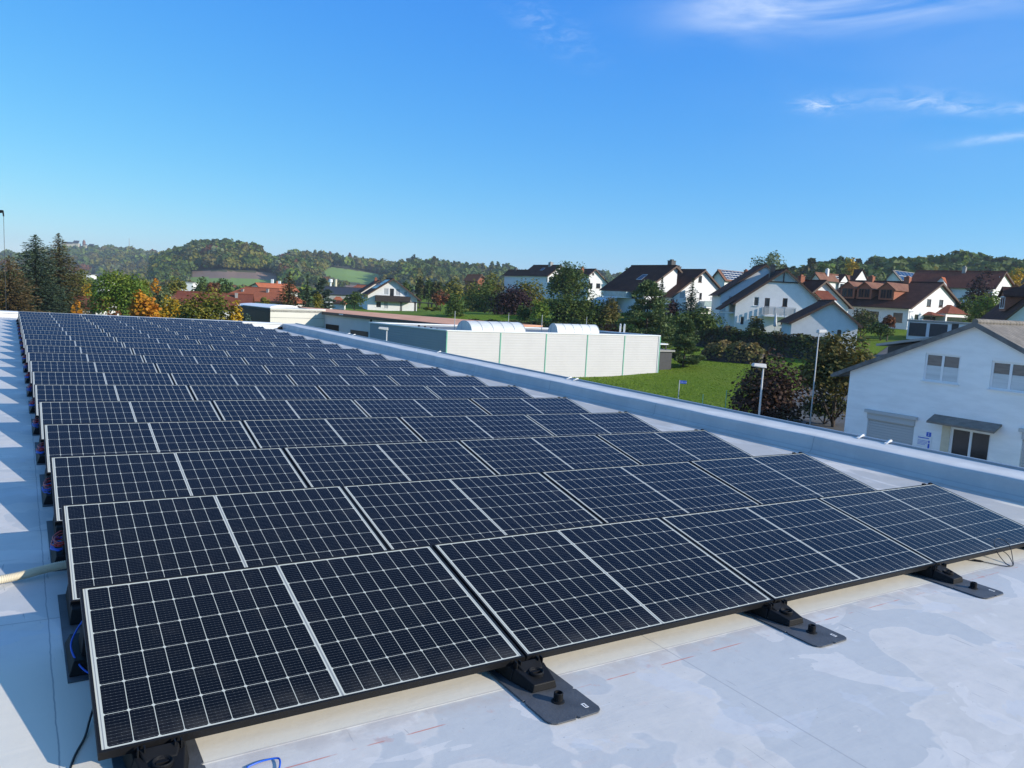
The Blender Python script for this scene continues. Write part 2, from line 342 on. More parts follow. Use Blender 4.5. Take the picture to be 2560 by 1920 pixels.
ORD = "first second third fourth fifth sixth seventh eighth ninth tenth eleventh twelfth thirteenth fourteenth fifteenth sixteenth seventeenth eighteenth nineteenth".split()
COL = ["leftmost", "second from the left", "third from the left", "rightmost"]
def rowname(k): return "front row" if k == 0 else ("rearmost row" if k == 18 else ORD[k]+" row from the front")
def make_panel():
    root = thing("solar_panel", "", "solar panel")
    f = MB(); L_, W_, t_, h_ = PL, PW, .011, .034
    f.box(0, L_, 0, t_, -h_, 0).box(0, L_, W_-t_, W_, -h_, 0).box(0, t_, t_, W_-t_, -h_, 0).box(L_-t_, L_, t_, W_-t_, -h_, 0)
    f.box(t_, L_-t_, t_, t_+.022, -h_, -h_+.002).box(t_, L_-t_, W_-t_-.022, W_-t_, -h_, -h_+.002)
    f.build("frame", M_FRAME, root)
    MB().box(t_, L_-t_, t_, W_-t_, -.0075, -.0022).build("cell_sheet", M_CELL, root)
    MB().box(L_/2-.06, L_/2+.06, W_-.18, W_-.09, -.026, -.0078).build("junction_box", M_BLACK, root)
    return root
def rm(x, y, z, rx=0.0, rz=0.0): return ROOF @ Matrix.Translation((x, y, z)) @ Matrix.Rotation(rz, 4, 'Z') @ Matrix.Rotation(rx, 4, 'X')
proto = make_panel()
rnd = random.Random(11)
for k in range(19):
    for c in range(4):
        o = proto if (k, c) == (0, 0) else copy_tree(proto)
        o.matrix_world = rm(k*SLX+c*(PL+GAP)+(rnd.uniform(-.004, .004) if k else 0), k*DY, 0, TILT+rnd.uniform(-.003, .003), rnd.uniform(-.0008, .0008))
        tag(o, f"solar panel, {COL[c]} in the {rowname(k)}", "solar panel", "solar panels in rows on the flat roof")
        if c < 3: MB().box(PL+.0012, PL+GAP-.0012, .004, PW-.004, -.030, -.012).build("gap_darkener", M_BLACK, o)  # black strip added so the gap between panels looks dark
        if c == 3:                               # end clamps on the upper edge of the last panel
            for q in (.15, .04): MB().box(PL-q-.02, PL-q+.02, PW-.005, PW+.016, -.03, .006).build("edge_clamp", M_BLACK, o)
# ---------------------------------------------------------------- mounting feet of the front row
def make_foot():
    r = thing("mounting_foot", "", "panel mount")
    b = MB()
    # wide block under the panel edge, tapering nose towards the viewer
    b.hexa([(-.10, -.02, 0), (.10, -.02, 0), (.12, .30, 0), (-.12, .30, 0)], [(-.085, -.015, .052), (.085, -.015, .052), (.10, .30, .11), (-.10, .30, .11)])
    b.hexa([(-.066, -.155, .002), (.066, -.155, .002), (.099, -.021, .002), (-.099, -.021, .002)], [(-.058, -.15, .036), (.058, -.15, .036), (.082, -.02, .060), (-.082, -.02, .060)])
    b.hexa([(-.055, -.062, .04), (.055, -.062, .04), (.07, -.005, .04), (-.07, -.005, .04)], [(-.05, -.055, .056), (.05, -.055, .056), (.068, -.007, .080), (-.068, -.007, .080)])
    b.build("body", M_BLACK, r, bevel=.004)
    k = MB(); k.lathe([(.034, .040), (.036, .058), (.032, .062), (.026, .056), (.024, .050)], 24, (0, -.078)); k.box(-.021, .021, -.081, -.075, .048, .057); k.build("screw_cap", M_BLACK, r, smooth=False)
    for s in (-1, 1):
        c = MB(); x = s*.060; c.box(x-.013, x-.008, -.026, -.001, .055, .088).box(x+.008, x+.013, -.026, -.001, .055, .088).box(x-.008, x+.008, -.02, -.001, .055, .06)
        c.build("clip", M_BLACK, r)
    return r
def make_mat():
    r = thing("rubber_mat", "", "rubber mat")
    pts = [(-.14, -.185), (-.128, -.185), (-.14, -.205), (-.14, -.36), (-.128, -.385), (-.105, -.40), (-.012, -.402), (.002, -.385), (.012, -.402), (.11, -.40), (.132, -.386), (.142, -.365), (.142, -.20), (.130, -.19), (.142, -.18), (.142, .42), (-.14, .42)]
    MB().prism([(x, y, .003) for x, y in pts], (0, 0, .007)).build("mat_sheet", M_RUBBER, r, bevel=.002)
    p = MB(); p.lathe([(.030, .0101), (.029, .014), (.021, .017), (.021, .050), (.019, .052), (.016, .052), (.014, .036)], 22, (0, -.255)); p.build("peg", M_BLACK, r, smooth=False)
    st = MB(); st.box(.077, .097, -.352, -.317, .0101, .0108); so_ = st.build("sticker", M_WHITE, r)
    st = MB(); st.box(.081, .093, -.346, -.342, .0109, .0112).box(.084, .090, -.338, -.324, .0109, .0112); st.build("print", M_BLACK, so_)
    return r
foot, mt = make_foot(), make_mat()
WHERE = ["under the near left corner of the front row", "under the first front row joint from the left", "under the second front row joint from the left", "under the third front row joint from the left", "under the far right corner of the front row"]
for i, fx in enumerate([.19, PL+GAP/2, 2*(PL+GAP)-GAP/2, 3*(PL+GAP)-GAP/2, 4*(PL+GAP)-GAP-.1]):
    o = foot if i == 0 else copy_tree(foot); p_ = mt if i == 0 else copy_tree(mt)
    y = -.01
    o.matrix_world = rm(fx, y, H0+.010); p_.matrix_world = rm(fx, y if i else .12, H0)
    tag(o, "black mounting foot with screw cap "+WHERE[i], "panel mount", "mounting feet along the front row")
    tag(p_, "grey mat with short peg "+WHERE[i], "rubber mat", "rubber mats under the front feet")
# ---------------------------------------------------------------- black supports and cable coils at the left ends of the rows
def make_support():
    r = thing("row_support", "", "panel mount")
    b = MB()
    b.hexa([(-.05, .80, 0), (.16, .80, 0), (.16, 1.16, 0), (-.05, 1.16, 0)], [(-.03, .83, .055), (.15, .83, .055), (.15, 1.13, .055), (-.03, 1.13, .055)])
    b.hexa([(.0, .88, .05), (.14, .88, .05), (.14, 1.06, .05), (.0, 1.06, .05)], [(.03, .96, .262), (.12, .96, .262), (.12, 1.03, .262), (.03, 1.03, .262)])
    b.build("tower", M_BLACK, r, bevel=.004)
    b = MB(); b.hexa([(-.02, 1.36, 0), (.15, 1.36, 0), (.15, 1.78, 0), (-.02, 1.78, 0)], [(-.01, 1.385, .07), (.14, 1.385, .07), (.14, 1.70, .10), (-.01, 1.70, .10)]); b.build("cradle", M_BLACK, r, bevel=.004)
    MB().box(-.055, .17, .76, 1.80, -.006, -.001).build("mat_sheet", M_RUBBER, r)
    return r
sup = make_support()
for k in range(19):
    o = sup if k == 0 else copy_tree(sup)
    o.matrix_world = rm(k*SLX, k*DY, H0+.007)
    tag(o, f"black support under the left end of the {rowname(k)}", "panel mount", "row end supports along the left side")
def loop_path(rng, cx, cy, cz, rx, rz, n=18, ph=0.0, jit=.006):
    return [(cx+rx*math.cos(ph+2*PI*i/n)*.6+rng.uniform(-jit, jit), cy+rx*math.sin(ph+2*PI*i/n)*1.4+rng.uniform(-jit, jit), cz+rz*math.sin(ph*1.3+2*PI*i/n+.7)+rng.uniform(-jit, jit)*.5) for i in range(n+1)]
def make_bundle(seed):
    rng = random.Random(seed); r = thing("cable_bundle", "", "cable bundle")
    a = MB()
    for q in range(4): a.tube(loop_path(rng, .005-.012*rng.random(), 1.0, .095+.012*q, .07, .012, ph=rng.random()*6), .0038, 6)
    a.build("red_cable", M_RED, r, smooth=True)
    a = MB()
    for q in range(3): a.tube(loop_path(rng, .0-.012*rng.random(), 1.0, .074+.01*q, .072, .010, ph=rng.random()*6), .0038, 6)
    a.tube([(.02, 1.1, .07), (-.03, 1.2, .02), (-.02, 1.35, .008), (.02, 1.5, .02), (.03, 1.62, .08)], .0038, 6)
    a.build("blue_cable", M_BLUE, r, smooth=True)
    return r
bun = [make_bundle(1), make_bundle(2)]
for k in range(1, 16):
    o = bun[k % 2] if k in (1, 2) else copy_tree(bun[k % 2])
    o.matrix_world = rm(k*SLX, k*DY, H0)
    tag(o, f"red and blue cable coil at the left end of the {rowname(k)}", "cable bundle", "cable coils along the left side")
def cable(name, label, pts, r, m):
    o = MB().tube(smooth(pts), r, 8).build(name, m, None, smooth=True, mw=ROOF); return tag(o, label, "cable")
def smooth(pts, n=8):                            # Catmull-Rom
    p = [np.array(q, float) for q in pts]; p = [2*p[0]-p[1]]+p+[2*p[-1]-p[-2]]; out = []
    for i in range(1, len(p)-2):
        for k in range(n):
            t = k/n; out.append(tuple(.5*((2*p[i])+(-p[i-1]+p[i+1])*t+(2*p[i-1]-5*p[i]+4*p[i+1]-p[i+2])*t*t+(-p[i-1]+3*p[i]-3*p[i+1]+p[i+2])*t**3)))
    out.append(tuple(p[-2])); return out
cable("blue_cable", "loop of blue cable poking out beside the lower left foot", [(.46, -.152, H0+.006), (.51, -.142, H0+.008), (.558, -.147, H0+.01), (.574, -.166, H0+.012), (.555, -.22, H0+.008), (.50, -.30, H0+.005)], .0035, M_BLUE)
cable("black_cable", "black cable hanging from the lower left corner of the front panel", [(.06, .52, H0+.07), (.022, .44, H0+.05), (.0, .38, H0+.02), (-.022, .29, H0+.006), (-.06, .18, H0+.005), (-.09, .05, H0+.005)], .0045, M_DARKC)
cable("blue_cable", "dark blue cable curling beside the support at the near left", [(.05, 1.12, H0+.16), (-.01, 1.02, H0+.12), (-.035, .93, H0+.08), (.0, .80, H0+.04), (.06, .72, H0+.02)], .0042, M_BLUE)
bl = thing("cable_loop", "thin black cable loop with plug connector on the cream strip at the right", "cable", mw=ROOF)
MB().tube(smooth([(5.9, .16, H0+.005), (6.02, .06, H0+.006), (6.10, -.09, H0+.006), (6.18, -.118, H0+.008), (6.27, -.075, H0+.03), (6.36, .0, H0+.11), (6.33, .06, H0+.15), (6.24, .06, H0+.14), (6.17, .0, H0+.08), (6.15, -.09, H0+.012), (6.20, -.11, H0+.01), (6.30, -.02, H0+.05), (6.36, .09, H0+.06), (6.40, .2, H0+.04)]), .003, 8).build("wire", M_DARKC, bl, smooth=True)
MB().tube([(5.985, .09, H0+.008), (6.0, .075, H0+.009), (6.03, .047, H0+.009), (6.045, .03, H0+.008)], [.004, .008, .008, .004], 10).build("plug", M_BLACK, bl)
# ribbed cream conduit coming out from under the second row
pts = smooth([(-1.6, 1.80, H0+.03), (-1.0, 1.93, H0+.032), (-.55, 2.03, H0+.03), (-.316, 2.069, H0+.032), (-.205, 2.095, H0+.036), (-.109, 2.136, H0+.04), (.02, 2.17, H0+.045), (.25, 2.2, H0+.04)], 60)
rr = [.0245 if (i//2) % 2 else .0215 for i in range(len(pts))]
tag(MB().tube(pts, rr, 14).build("conduit", M_CREAM, None, smooth=True, mw=ROOF), "cream ribbed conduit pipe running out from the second row across the roof", "conduit")
# ---------------------------------------------------------------- terrain
class PX(tuple):
    def __new__(c, v, k): o = tuple.__new__(c, v); o.k = k; return o
def z1(a, b): return PX((a*.289331, 560+b*.289331), .289331)
def z2(a, b): return PX((560+a*.253165, 600+b*.253165), .253165)
def z3(a, b): return PX((1080+a*.289331, 640+b*.289331), .289331)
def z4(a, b): return PX((1480+a*.289331, 620+b*.289331), .289331)
def z5(a, b): return PX((2000+a*.253165, 620+b*.253165), .253165)
def z6(a, b): return PX((1700+a*.388788, 840+b*.388788), .388788)
GP = np.array([(-90, 20, 0), (-40, 60, 0), (0, 40, 0), (0, 60, 0), (0, 10, 0), (-30, -10, 0), (20, 38, -.2), (10, 50, -.3), (15, 70, .4), (9, 66, 0), (28, 86, 1.1), (34, 95, 1.5), (30, 60, .2), (38.7, 110, 2.6), (67, 130, 4.9),
               (52, 107, 3.2), (62, 110, 4.1), (34, 134, 5.2), (23, 132, 4.8), (20, 30, 0), (34, 22, 0), (50, 40, .5), (26, 48, 0), (42, 62, .8), (0, 125, 3.6), (-7, 130, 3.4), (-30, 195, 1.0), (-16, 90, 0), (-30, 120, .3), (-60, 110, -.2), (-100, 200, -2),
               (-150, 350, -4), (0, 250, 6.5), (30, 250, 9), (76, 190, 9), (110, 220, 11), (108, 170, 9.5), (56, 84, 2.6), (110, 100, 4.5), (120, 300, 18), (200, 400, 22), (0, 400, 6), (-100, 500, -3), (12, 110, 2.2), (20, 96, 1.6), (22, 80, .9), (-10, 110, 1.4), (160, 150, 8), (90, 60, 2), (-250, 300, -5), (-250, 700, -4), (100, 700, 10), (-40, 300, 0), (-220, 60, 0)], float)
def G(x, y):
    d = (GP[:, 0]-x)**2+(GP[:, 1]-y)**2+16.0; w = d**-1.7
    return float((w*GP[:, 2]).sum()/w.sum())
def grass_mat():
    m = bpy.data.materials.new("meadow grass"); m.use_nodes = True; t = NT(m.node_tree); b = m.node_tree.nodes['Principled BSDF']; o = t.obj()
    n1 = t.noise(o, .12, 5, .6); n2 = t.noise(t.map(o, (1, 1, 1)), 2.4, 7, .8); n3 = t.noise(o, .045, 3)
    c = t.mix(t.ramp(n2, .3, .7), (.110, .200, .010), (.185, .265, .020)); c = t.mix(t.m('MULTIPLY', t.ramp(n1, .42, .62), .5), c, (.20, .25, .030)); c = t.mix(t.m('MULTIPLY', t.ramp(n3, .5, .65), .3), c, (.065, .135, .012))
    t.l.new(c, b.inputs['Base Color']); b.inputs['Roughness'].default_value = .9; b.inputs['Specular IOR Level'].default_value = .15
    t.l.new(t.bump(t.noise(o, 3.5, 7, .8), 1.0, .35), b.inputs['Normal']); return m
M_GRASS = grass_mat()
M_ASPH = mat("asphalt", (.115, .113, .11), .85, .3, .5, .2, 30)
M_YARD = mat("light bounce paving", (.55, .535, .50), .85, .2, .4, .2, 8)
M_KERB = mat("kerb stone", (.34, .33, .31), .85, .2, 1, .1, 20)
xs = np.unique(np.concatenate([np.linspace(-2600, -160, 30), np.linspace(-160, 180, 150), np.linspace(180, 2600, 30)])); ys = np.unique(np.concatenate([np.linspace(-700, -40, 14), np.linspace(-40, 260, 150), np.linspace(260, 3200, 50)]))
g = MB()
for y in ys:
    for x in xs:
        zz = G(x, y) if y < 700 and abs(x) < 500 else G(max(-400, min(400, x)), min(y, 700))
        g.v.append((x, y, zz))
nx = len(xs)
for j in range(len(ys)-1):
    for i in range(nx-1): g.f.append((j*nx+i, j*nx+i+1, (j+1)*nx+i+1, (j+1)*nx+i)); g.m.append(0)
GV = np.array(g.v).reshape(len(ys), nx, 3)[:, :, 2]
def GG(x, y):                                   # height of the built ground sheet itself
    i = int(np.clip(np.searchsorted(xs, x)-1, 0, nx-2)); j = int(np.clip(np.searchsorted(ys, y)-1, 0, len(ys)-2))
    a = (x-xs[i])/(xs[i+1]-xs[i]); b = (y-ys[j])/(ys[j+1]-ys[j])
    return float((GV[j, i]*(1-a)+GV[j, i+1]*a)*(1-b)+(GV[j+1, i]*(1-a)+GV[j+1, i+1]*a)*b)
tag(g.build("ground", M_GRASS, None, smooth=True), kind="structure")
def strip(name, path, w, m, lift):
    pts = smooth([(x, y, 0) for x, y in path], 14); s = MB(); K = 6
    for i, p in enumerate(pts):
        a = np.array(pts[min(i+1, len(pts)-1)])-np.array(pts[max(i-1, 0)]); a = a/np.linalg.norm(a); nrm = np.array([-a[1], a[0], 0])
        for k in range(K+1):
            q = np.array(p)+nrm*w*(k/K-.5); s.v.append((q[0], q[1], GG(q[0], q[1])+lift))
    for i in range(len(pts)-1):
        for k in range(K): s.f.append((i*(K+1)+k, i*(K+1)+k+1, (i+1)*(K+1)+k+1, (i+1)*(K+1)+k)); s.m.append(0)
    return tag(s.build(name, m, None, smooth=True), kind="structure")
RD = [(8, 14), (12, 30), (17, 44), (23, 57), (33, 72), (45, 90), (56, 104), (72, 118), (95, 128)]
strip("road", RD, 5.2, M_ASPH, .06); strip("pavement", [(x+3.6, y-1.9) for x, y in RD], 1.7, M_KERB, .14)
YD = [(18.4, 0), (13.0, 8), (7.0, 17), (-.5, 28), (-9, 41)]
strip("yard", [(x+6.0, y+3.9) for x, y in YD], 17, M_YARD, .03)  # pale paving added to bounce light onto the near white house
# ---------------------------------------------------------------- house builder
def tile_mat(name, c1, c2):
    m = bpy.data.materials.new(name); m.use_nodes = True; t = NT(m.node_tree); b = m.node_tree.nodes['Principled BSDF']; o = t.obj(); x, y, z = t.sep(o)
    col = t.mix(t.ramp(t.noise(o, .8, 5, .65), .35, .7), c1, c2); fr = t.m('FRACT', t.m('MULTIPLY', z, 4.6)); fy = t.m('ABSOLUTE', t.m('SUBTRACT', t.m('FRACT', t.m('MULTIPLY', y, 3.3)), .5))
    col = t.mix(t.m('MULTIPLY', t.ramp(t.noise(t.map(o, (3.3, 3.3, 4.6)), 1.0, 1), .4, .6), .3), col, tuple(c*.6 for c in c1))
    t.l.new(col, b.inputs['Base Color']); b.inputs['Roughness'].default_value = .85; b.inputs['Specular IOR Level'].default_value = .12
    t.l.new(t.bump(t.m('ADD', fr, t.m('MULTIPLY', fy, 1.5)), .7, .05), b.inputs['Normal']); return m
M_TBROWN = tile_mat("dark brown tiles", (.070, .030, .022), (.10, .045, .032)); M_TRED = tile_mat("red brown tiles", (.17, .052, .034), (.22, .075, .045))
M_TORANGE = tile_mat("orange tiles", (.44, .135, .065), (.37, .115, .06)); M_TGREY = tile_mat("grey cement tiles", (.20, .18, .16), (.28, .25, .22)); M_TMID = tile_mat("weathered brown tiles", (.26, .13, .085), (.19, .09, .065))
M_WOOD = mat("brown boards", (.10, .050, .028), .6, .4, 4, .1, 20, stretch=(1, 1, 6)); M_DKWOOD = mat("dark boards", (.030, .017, .012), .6, .4, 4)
M_PANE = mat("window glass", (.030, .036, .042), .10, .5, .9); M_SHUT = mat("closed shutter", (.42, .43, .44), .6, .1, 3, .4, 9, stretch=(.05, .05, 6)); M_FWHITE = mat("white frame", (.78, .79, .80), .4); M_FBROWN = mat("brown frame", (.085, .04, .02), .5)
M_CLINK = mat("red brick", (.36, .12, .06), .8, .3, 8, .2, 15); M_SLATE = mat("dark cladding", (.035, .036, .042), .5, .3, 3); M_GLASS = mat("frosted glass", (.38, .48, .48), .15, .2, 2); M_CONC = mat("concrete", (.36, .35, .33), .85, .2, 1.2, .1, 20)
M_PV = mat("roof solar panels", (.02, .035, .075), .12, .3, 2); M_ALU = mat("aluminium", (.50, .50, .49), .55, spec=.3)
M_SHADEWHITE = M_WHITE
class House:
    def __init__(s, name, label, cat, d, a, apex, left=None, right=None, base=None, depth=9.0, wall=None, roof=None, ohf=.55, ohs=.45, fascia=None, group=None, th=.20):
        s.a = math.radians(a); s.n = np.array([math.sin(s.a), -math.cos(s.a), 0]); s.u = np.array([math.cos(s.a), math.sin(s.a), 0]); s.D = depth
        s.Q = P(*d) if isinstance(d, tuple) else P(apex[0], apex[1], d)
        if isinstance(d, tuple): s.Q = s._hit(apex[0], apex[1])
        s.wall = wall or M_WHITE; s.roofm = roof or M_TBROWN; s.ohf, s.ohs, s.th = ohf, ohs, th
        s.z0 = (s._hit(*base)[2] if isinstance(base, tuple) else (base if base is not None else GG(s.Q[0], s.Q[1])))
        s.O = np.array([s.Q[0], s.Q[1], s.z0])
        s.root = thing(name, label, cat, tuple(s.O), s.a, group)
        s.zA = s.Q[2]-s.z0
        s.eL = s.uv(*left) if left else None; s.eR = s.uv(*right) if right else None
        if s.eL is None: s.eL = (-s.eR[0], s.eR[1])
        if s.eR is None: s.eR = (-s.eL[0], s.eL[1])
        s.uL, s.uR = s.eL[0]+ohs, s.eR[0]-ohs
        s.holes = {'front': [], 'left': [], 'right': []}
        s.fas = fascia or M_WOOD
        s.wins = []
    def _hit(s, px, py, n=None, q=None):
        v = ray(px, py); n = s.n if n is None else n; q = s.Q if q is None else q
        t = ((q-np.array([0, 0, EYE]))@n)/(v@n); return np.array([0, 0, EYE])+v*t
    def uv(s, px, py):
        p = s._hit(px, py); return float((p-s.Q)@s.u), float(p[2]-s.z0)
    def suv(s, side, px, py):
        n = s.u if side == 'right' else -s.u; q = s.Q+s.u*(s.uR if side == 'right' else s.uL)
        p = s._hit(px, py, n, q); return float((p-s.Q)@(-s.n)), float(p[2]-s.z0)
    def ztop(s, u, inset=True):
        e = s.eL if u < 0 else s.eR; k = u/e[0]
        return s.zA+(e[1]-s.zA)*k-s.th*1.02
    def P3(s, side, c, z, out=0.0):              # wall coordinates -> local point
        if side == 'front': return (c, -out, z)
        if side == 'right': return (s.uR+out, c, z)
        return (s.uL-out, c, z)
    def win(s, c, w, h, side='front', kind='single', frame=None, px=True, sill=True, label=None):
        if px:
            w, h = w*getattr(c, 'k', 1), h*getattr(c, 'k', 1)
            f = s.uv if side == 'front' else (lambda x, y: s.suv(side, x, y))
            a0, a1 = f(c[0]-w/2, c[1])[0], f(c[0]+w/2, c[1])[0]; v0, v1 = f(c[0], c[1]+h/2)[1], f(c[0], c[1]-h/2)[1]
            a0, a1 = min(a0, a1), max(a0, a1)
        else: a0, a1, v0, v1 = c[0]-w/2, c[0]+w/2, c[1]-h/2, c[1]+h/2
        v0 = max(v0, .03)
        s.holes[side].append((a0, a1, v0, v1)); s.wins.append((side, a0, a1, v0, v1, kind, frame or M_FWHITE, sill)); return s
    def _panel(s, mb, side, lo, hi, top, brk, rev=.14):
        H = s.holes[side]; cuts = sorted(set([lo, hi]+[b for b in brk if lo < b < hi]+[x for h in H for x in h[:2] if lo < x < hi]))
        for a, b in zip(cuts[:-1], cuts[1:]):
            if b-a < 1e-5: continue
            m = (a+b)/2; hs = sorted([h for h in H if h[0] <= m <= h[1]], key=lambda h: h[2]); z = -1.0
            for h in hs:
                if h[2] > z+1e-4: mb.add([s.P3(side, a, z), s.P3(side, b, z), s.P3(side, b, h[2]), s.P3(side, a, h[2])], [(0, 1, 2, 3)])
                z = max(z, h[3])
            ta, tb = top(a), top(b)
            if min(ta, tb) > z-1e-3: mb.add([s.P3(side, a, z), s.P3(side, b, z), s.P3(side, b, tb), s.P3(side, a, ta)], [(0, 1, 2, 3)])
        for a, b, c, d in H:
            F = [(a, c), (b, c), (b, d), (a, d)]
            for i in range(4):
                p, q = F[i], F[(i+1) % 4]; mb.add([s.P3(side, *p), s.P3(side, *q), s.P3(side, *q, -rev), s.P3(side, *p, -rev)], [(0, 1, 2, 3)])
    def walls(s, name="wall", m=None):
        mb = MB(); s._panel(mb, 'front', s.uL, s.uR, s.ztop, [0.0])
        zl, zr = s.ztop(s.uL), s.ztop(s.uR)
        s._panel(mb, 'left', 0, s.D, lambda c: zl, []); s._panel(mb, 'right', 0, s.D, lambda c: zr, [])
        D = s.D; mb.add([(s.uL, D, -1), (s.uR, D, -1), (s.uR, D, zr), (0, D, s.zA-s.th*1.02), (s.uL, D, zl)], [(0, 1, 2, 3, 4)])
        mb.build(name, s.wall, s.root); return s
    def roof(s, gutter=True, ridge=True, D0=0.0, fascia=True, bd=.12):
        mb = MB(); d0, d1 = -s.ohf+D0, s.D+s.ohf
        for e in (s.eL, s.eR):
            mb.prism([(0, d0, s.zA), (e[0], d0, e[1]), (e[0], d0, e[1]-s.th*.8), (0, d0, s.zA-s.th)], (0, d1-d0, 0))
        if ridge: mb.tube([(0, d0-.02, s.zA+.02), (0, d1+.02, s.zA+.02)], .13, 8)
        r = mb.build("roof", s.roofm, s.root); s.r = r
        if fascia:
            mb = MB()
            for e, k in ((s.eL, -1), (s.eR, 1)):
                mb.prism([(0, d0-.035, s.zA+.02), (e[0]+.02*k, d0-.035, e[1]+.02), (e[0]+.02*k, d0-.035, e[1]-s.th-bd*.8), (0, d0-.035, s.zA-s.th-bd)], (0, .032, 0))
            mb.build("barge_board", s.fas, r)
        if gutter:
            for e, k in ((s.eL, -1), (s.eR, 1)):
                MB().tube([(e[0]+.07*k, d0, e[1]-.10), (e[0]+.07*k, d1, e[1]-.10)], .075, 8).build("gutter", s.fas, r)
        return s
    def windows(s):
        for side, a0, a1, v0, v1, kind, fm, sill in s.wins:
            fr = MB(); w = .075 if kind != 'arch' else .05; o = -.06; T_ = .05
            def bar(a, b, c, d, out=o, th=T_): 
                p = [s.P3(side, a, c, out-th), s.P3(side, b, c, out-th), s.P3(side, b, c, out), s.P3(side, a, c, out)]; q = [s.P3(side, a, d, out-th), s.P3(side, b, d, out-th), s.P3(side, b, d, out), s.P3(side, a, d, out)]
                fr.hexa(p, q)
            bar(a0, a1, v0, v0+w); bar(a0, a1, v1-w, v1); bar(a0, a0+w, v0+w, v1-w); bar(a1-w, a1, v0+w, v1-w)
            n = {'double': 2, 'triple': 3}.get(kind, 1)
            for i in range(1, n): c = a0+(a1-a0)*i/n; bar(c-.05, c+.05, v0+w, v1-w)
            if sill and v0 > .3:
                bar(a0-.06, a1+.06, v0-.045, v0-.002, .09, .20)
            f = fr.build("door" if kind == 'door' else "window", fm, s.root)
            pm = {'shutter': M_SHUT, 'dark': M_SLATE}.get(kind, M_PANE)
            p = MB(); p.add([s.P3(side, a0+w, v0+w, o-.03), s.P3(side, a1-w, v0+w, o-.03), s.P3(side, a1-w, v1-w, o-.03), s.P3(side, a0+w, v1-w, o-.03)], [(0, 1, 2, 3)])
            p.build("shutter" if kind == 'shutter' else "pane", pm, f)
        return s
    def chimney(s, u, w, h=1.0, sx=.35, m=None, cap=None):
        z = s.zA+(s.eL if u < 0 else s.eR)[1]*0-abs(u)*abs((s.zA-s.eR[1])/s.eR[0]); c = MB()
        c.box(u-sx, u+sx, w-sx, w+sx, z-.8, s.zA+h).box(u-sx-.06, u+sx+.06, w-sx-.06, w+sx+.06, s.zA+h, s.zA+h+.08).box(u-sx*.5, u+sx*.5, w-sx*.5, w+sx*.5, s.zA+h+.08, s.zA+h+.28)
        c.build("chimney", m or M_CLINK, s.root); return s
    def all(s, **k): return s.walls().roof(**k).windows()
    def on_slope(s, side, w0, w1, k0, k1, lift, th, name, m, nx=0, ny=0, fr=None):   # a flat panel lying on a roof slope
        e = s.eR if side == 'right' else s.eL; def_ = lambda k, w, l: (e[0]*k, w, s.zA+(e[1]-s.zA)*k+l)
        mb = MB(); mb.hexa([def_(k0, w0, lift), def_(k1, w0, lift), def_(k1, w1, lift), def_(k0, w1, lift)], [def_(k0, w0, lift+th), def_(k1, w0, lift+th), def_(k1, w1, lift+th), def_(k0, w1, lift+th)])
        o = mb.build(name, m, s.root)
        if nx:
            mb = MB(); l2 = lift+th+.004
            for i in range(nx+1):
                w = w0+(w1-w0)*i/nx; mb.hexa([def_(k0, w-.05, l2), def_(k1, w-.05, l2), def_(k1, w+.05, l2), def_(k0, w+.05, l2)], [def_(k0, w-.05, l2+.02), def_(k1, w-.05, l2+.02), def_(k1, w+.05, l2+.02), def_(k0, w+.05, l2+.02)])
            for j in range(ny+1):
                k = k0+(k1-k0)*j/ny; dk = .05/abs(e[0]); l3 = l2+.022; mb.hexa([def_(k-dk, w0, l3), def_(k+dk, w0, l3), def_(k+dk, w1, l3), def_(k-dk, w1, l3)], [def_(k-dk, w0, l3+.02), def_(k+dk, w0, l3+.02), def_(k+dk, w1, l3+.02), def_(k-dk, w1, l3+.02)])
            mb.build("panel_frame", fr or M_ALU, o)
        return s
    def dormer(s, side, wc, wd, kf, zs, zt, zr, m=None, roof=None, nwin=1, fm=None, name="dormer", oh=.3):
        # gabled dormer: front at fraction kf of the slope, sill / eaves / ridge heights
        e = s.eR if side == 'right' else s.eL; sg = 1 if e[0] > 0 else -1; uf = e[0]*kf
        back = lambda z: e[0]*max(0.0, (s.zA-z)/(s.zA-e[1]))          # where height z meets the slope
        b = MB(); ub = back(zr)
        b.add([(uf, wc-wd/2, zs), (uf, wc+wd/2, zs), (uf, wc+wd/2, zt), (uf, wc, zr), (uf, wc-wd/2, zt), (back(zt), wc-wd/2, zt), (back(zt), wc+wd/2, zt), (ub, wc, zr)], [(0, 1, 2, 3, 4), (0, 4, 5), (1, 6, 2), (4, 3, 7, 5), (3, 2, 6, 7)])
        dm = b.build(name, m or M_WOOD, s.root)
        r = MB(); sl = (zr-zt)/(wd/2); uo = uf+sg*.25
        for k in (-1, 1):
            wo_ = wc+k*(wd/2+oh); zo = zt-sl*oh
            r.hexa([(uo, wc, zr+.02), (uo, wo_, zo+.02), (back(zo)-sg*.2, wo_, zo+.02), (ub-sg*.3, wc, zr+.02)], [(uo, wc, zr+.17), (uo, wo_, zo+.17), (back(zo)-sg*.2, wo_, zo+.17), (ub-sg*.3, wc, zr+.17)])
        r.build("dormer_roof", roof or s.roofm, dm)
        for i in range(nwin):
            ww = wd*.78/nwin; c = wc-wd*.39+ww*(i+.5); h0, h1 = zs+.25, zt-.05; q = MB(); x0_, x1_ = sorted((uf+sg*.01, uf+sg*.06))
            for (a, bb, c0, c1) in ((c-ww/2+.04, c+ww/2-.04, h0, h0+.1), (c-ww/2+.04, c+ww/2-.04, h1-.1, h1), (c-ww/2+.04, c-ww/2+.13, h0+.1, h1-.1), (c+ww/2-.13, c+ww/2-.04, h0+.1, h1-.1), (c-.03, c+.03, h0+.1, h1-.1)): q.box(x0_, x1_, a, bb, c0, c1)
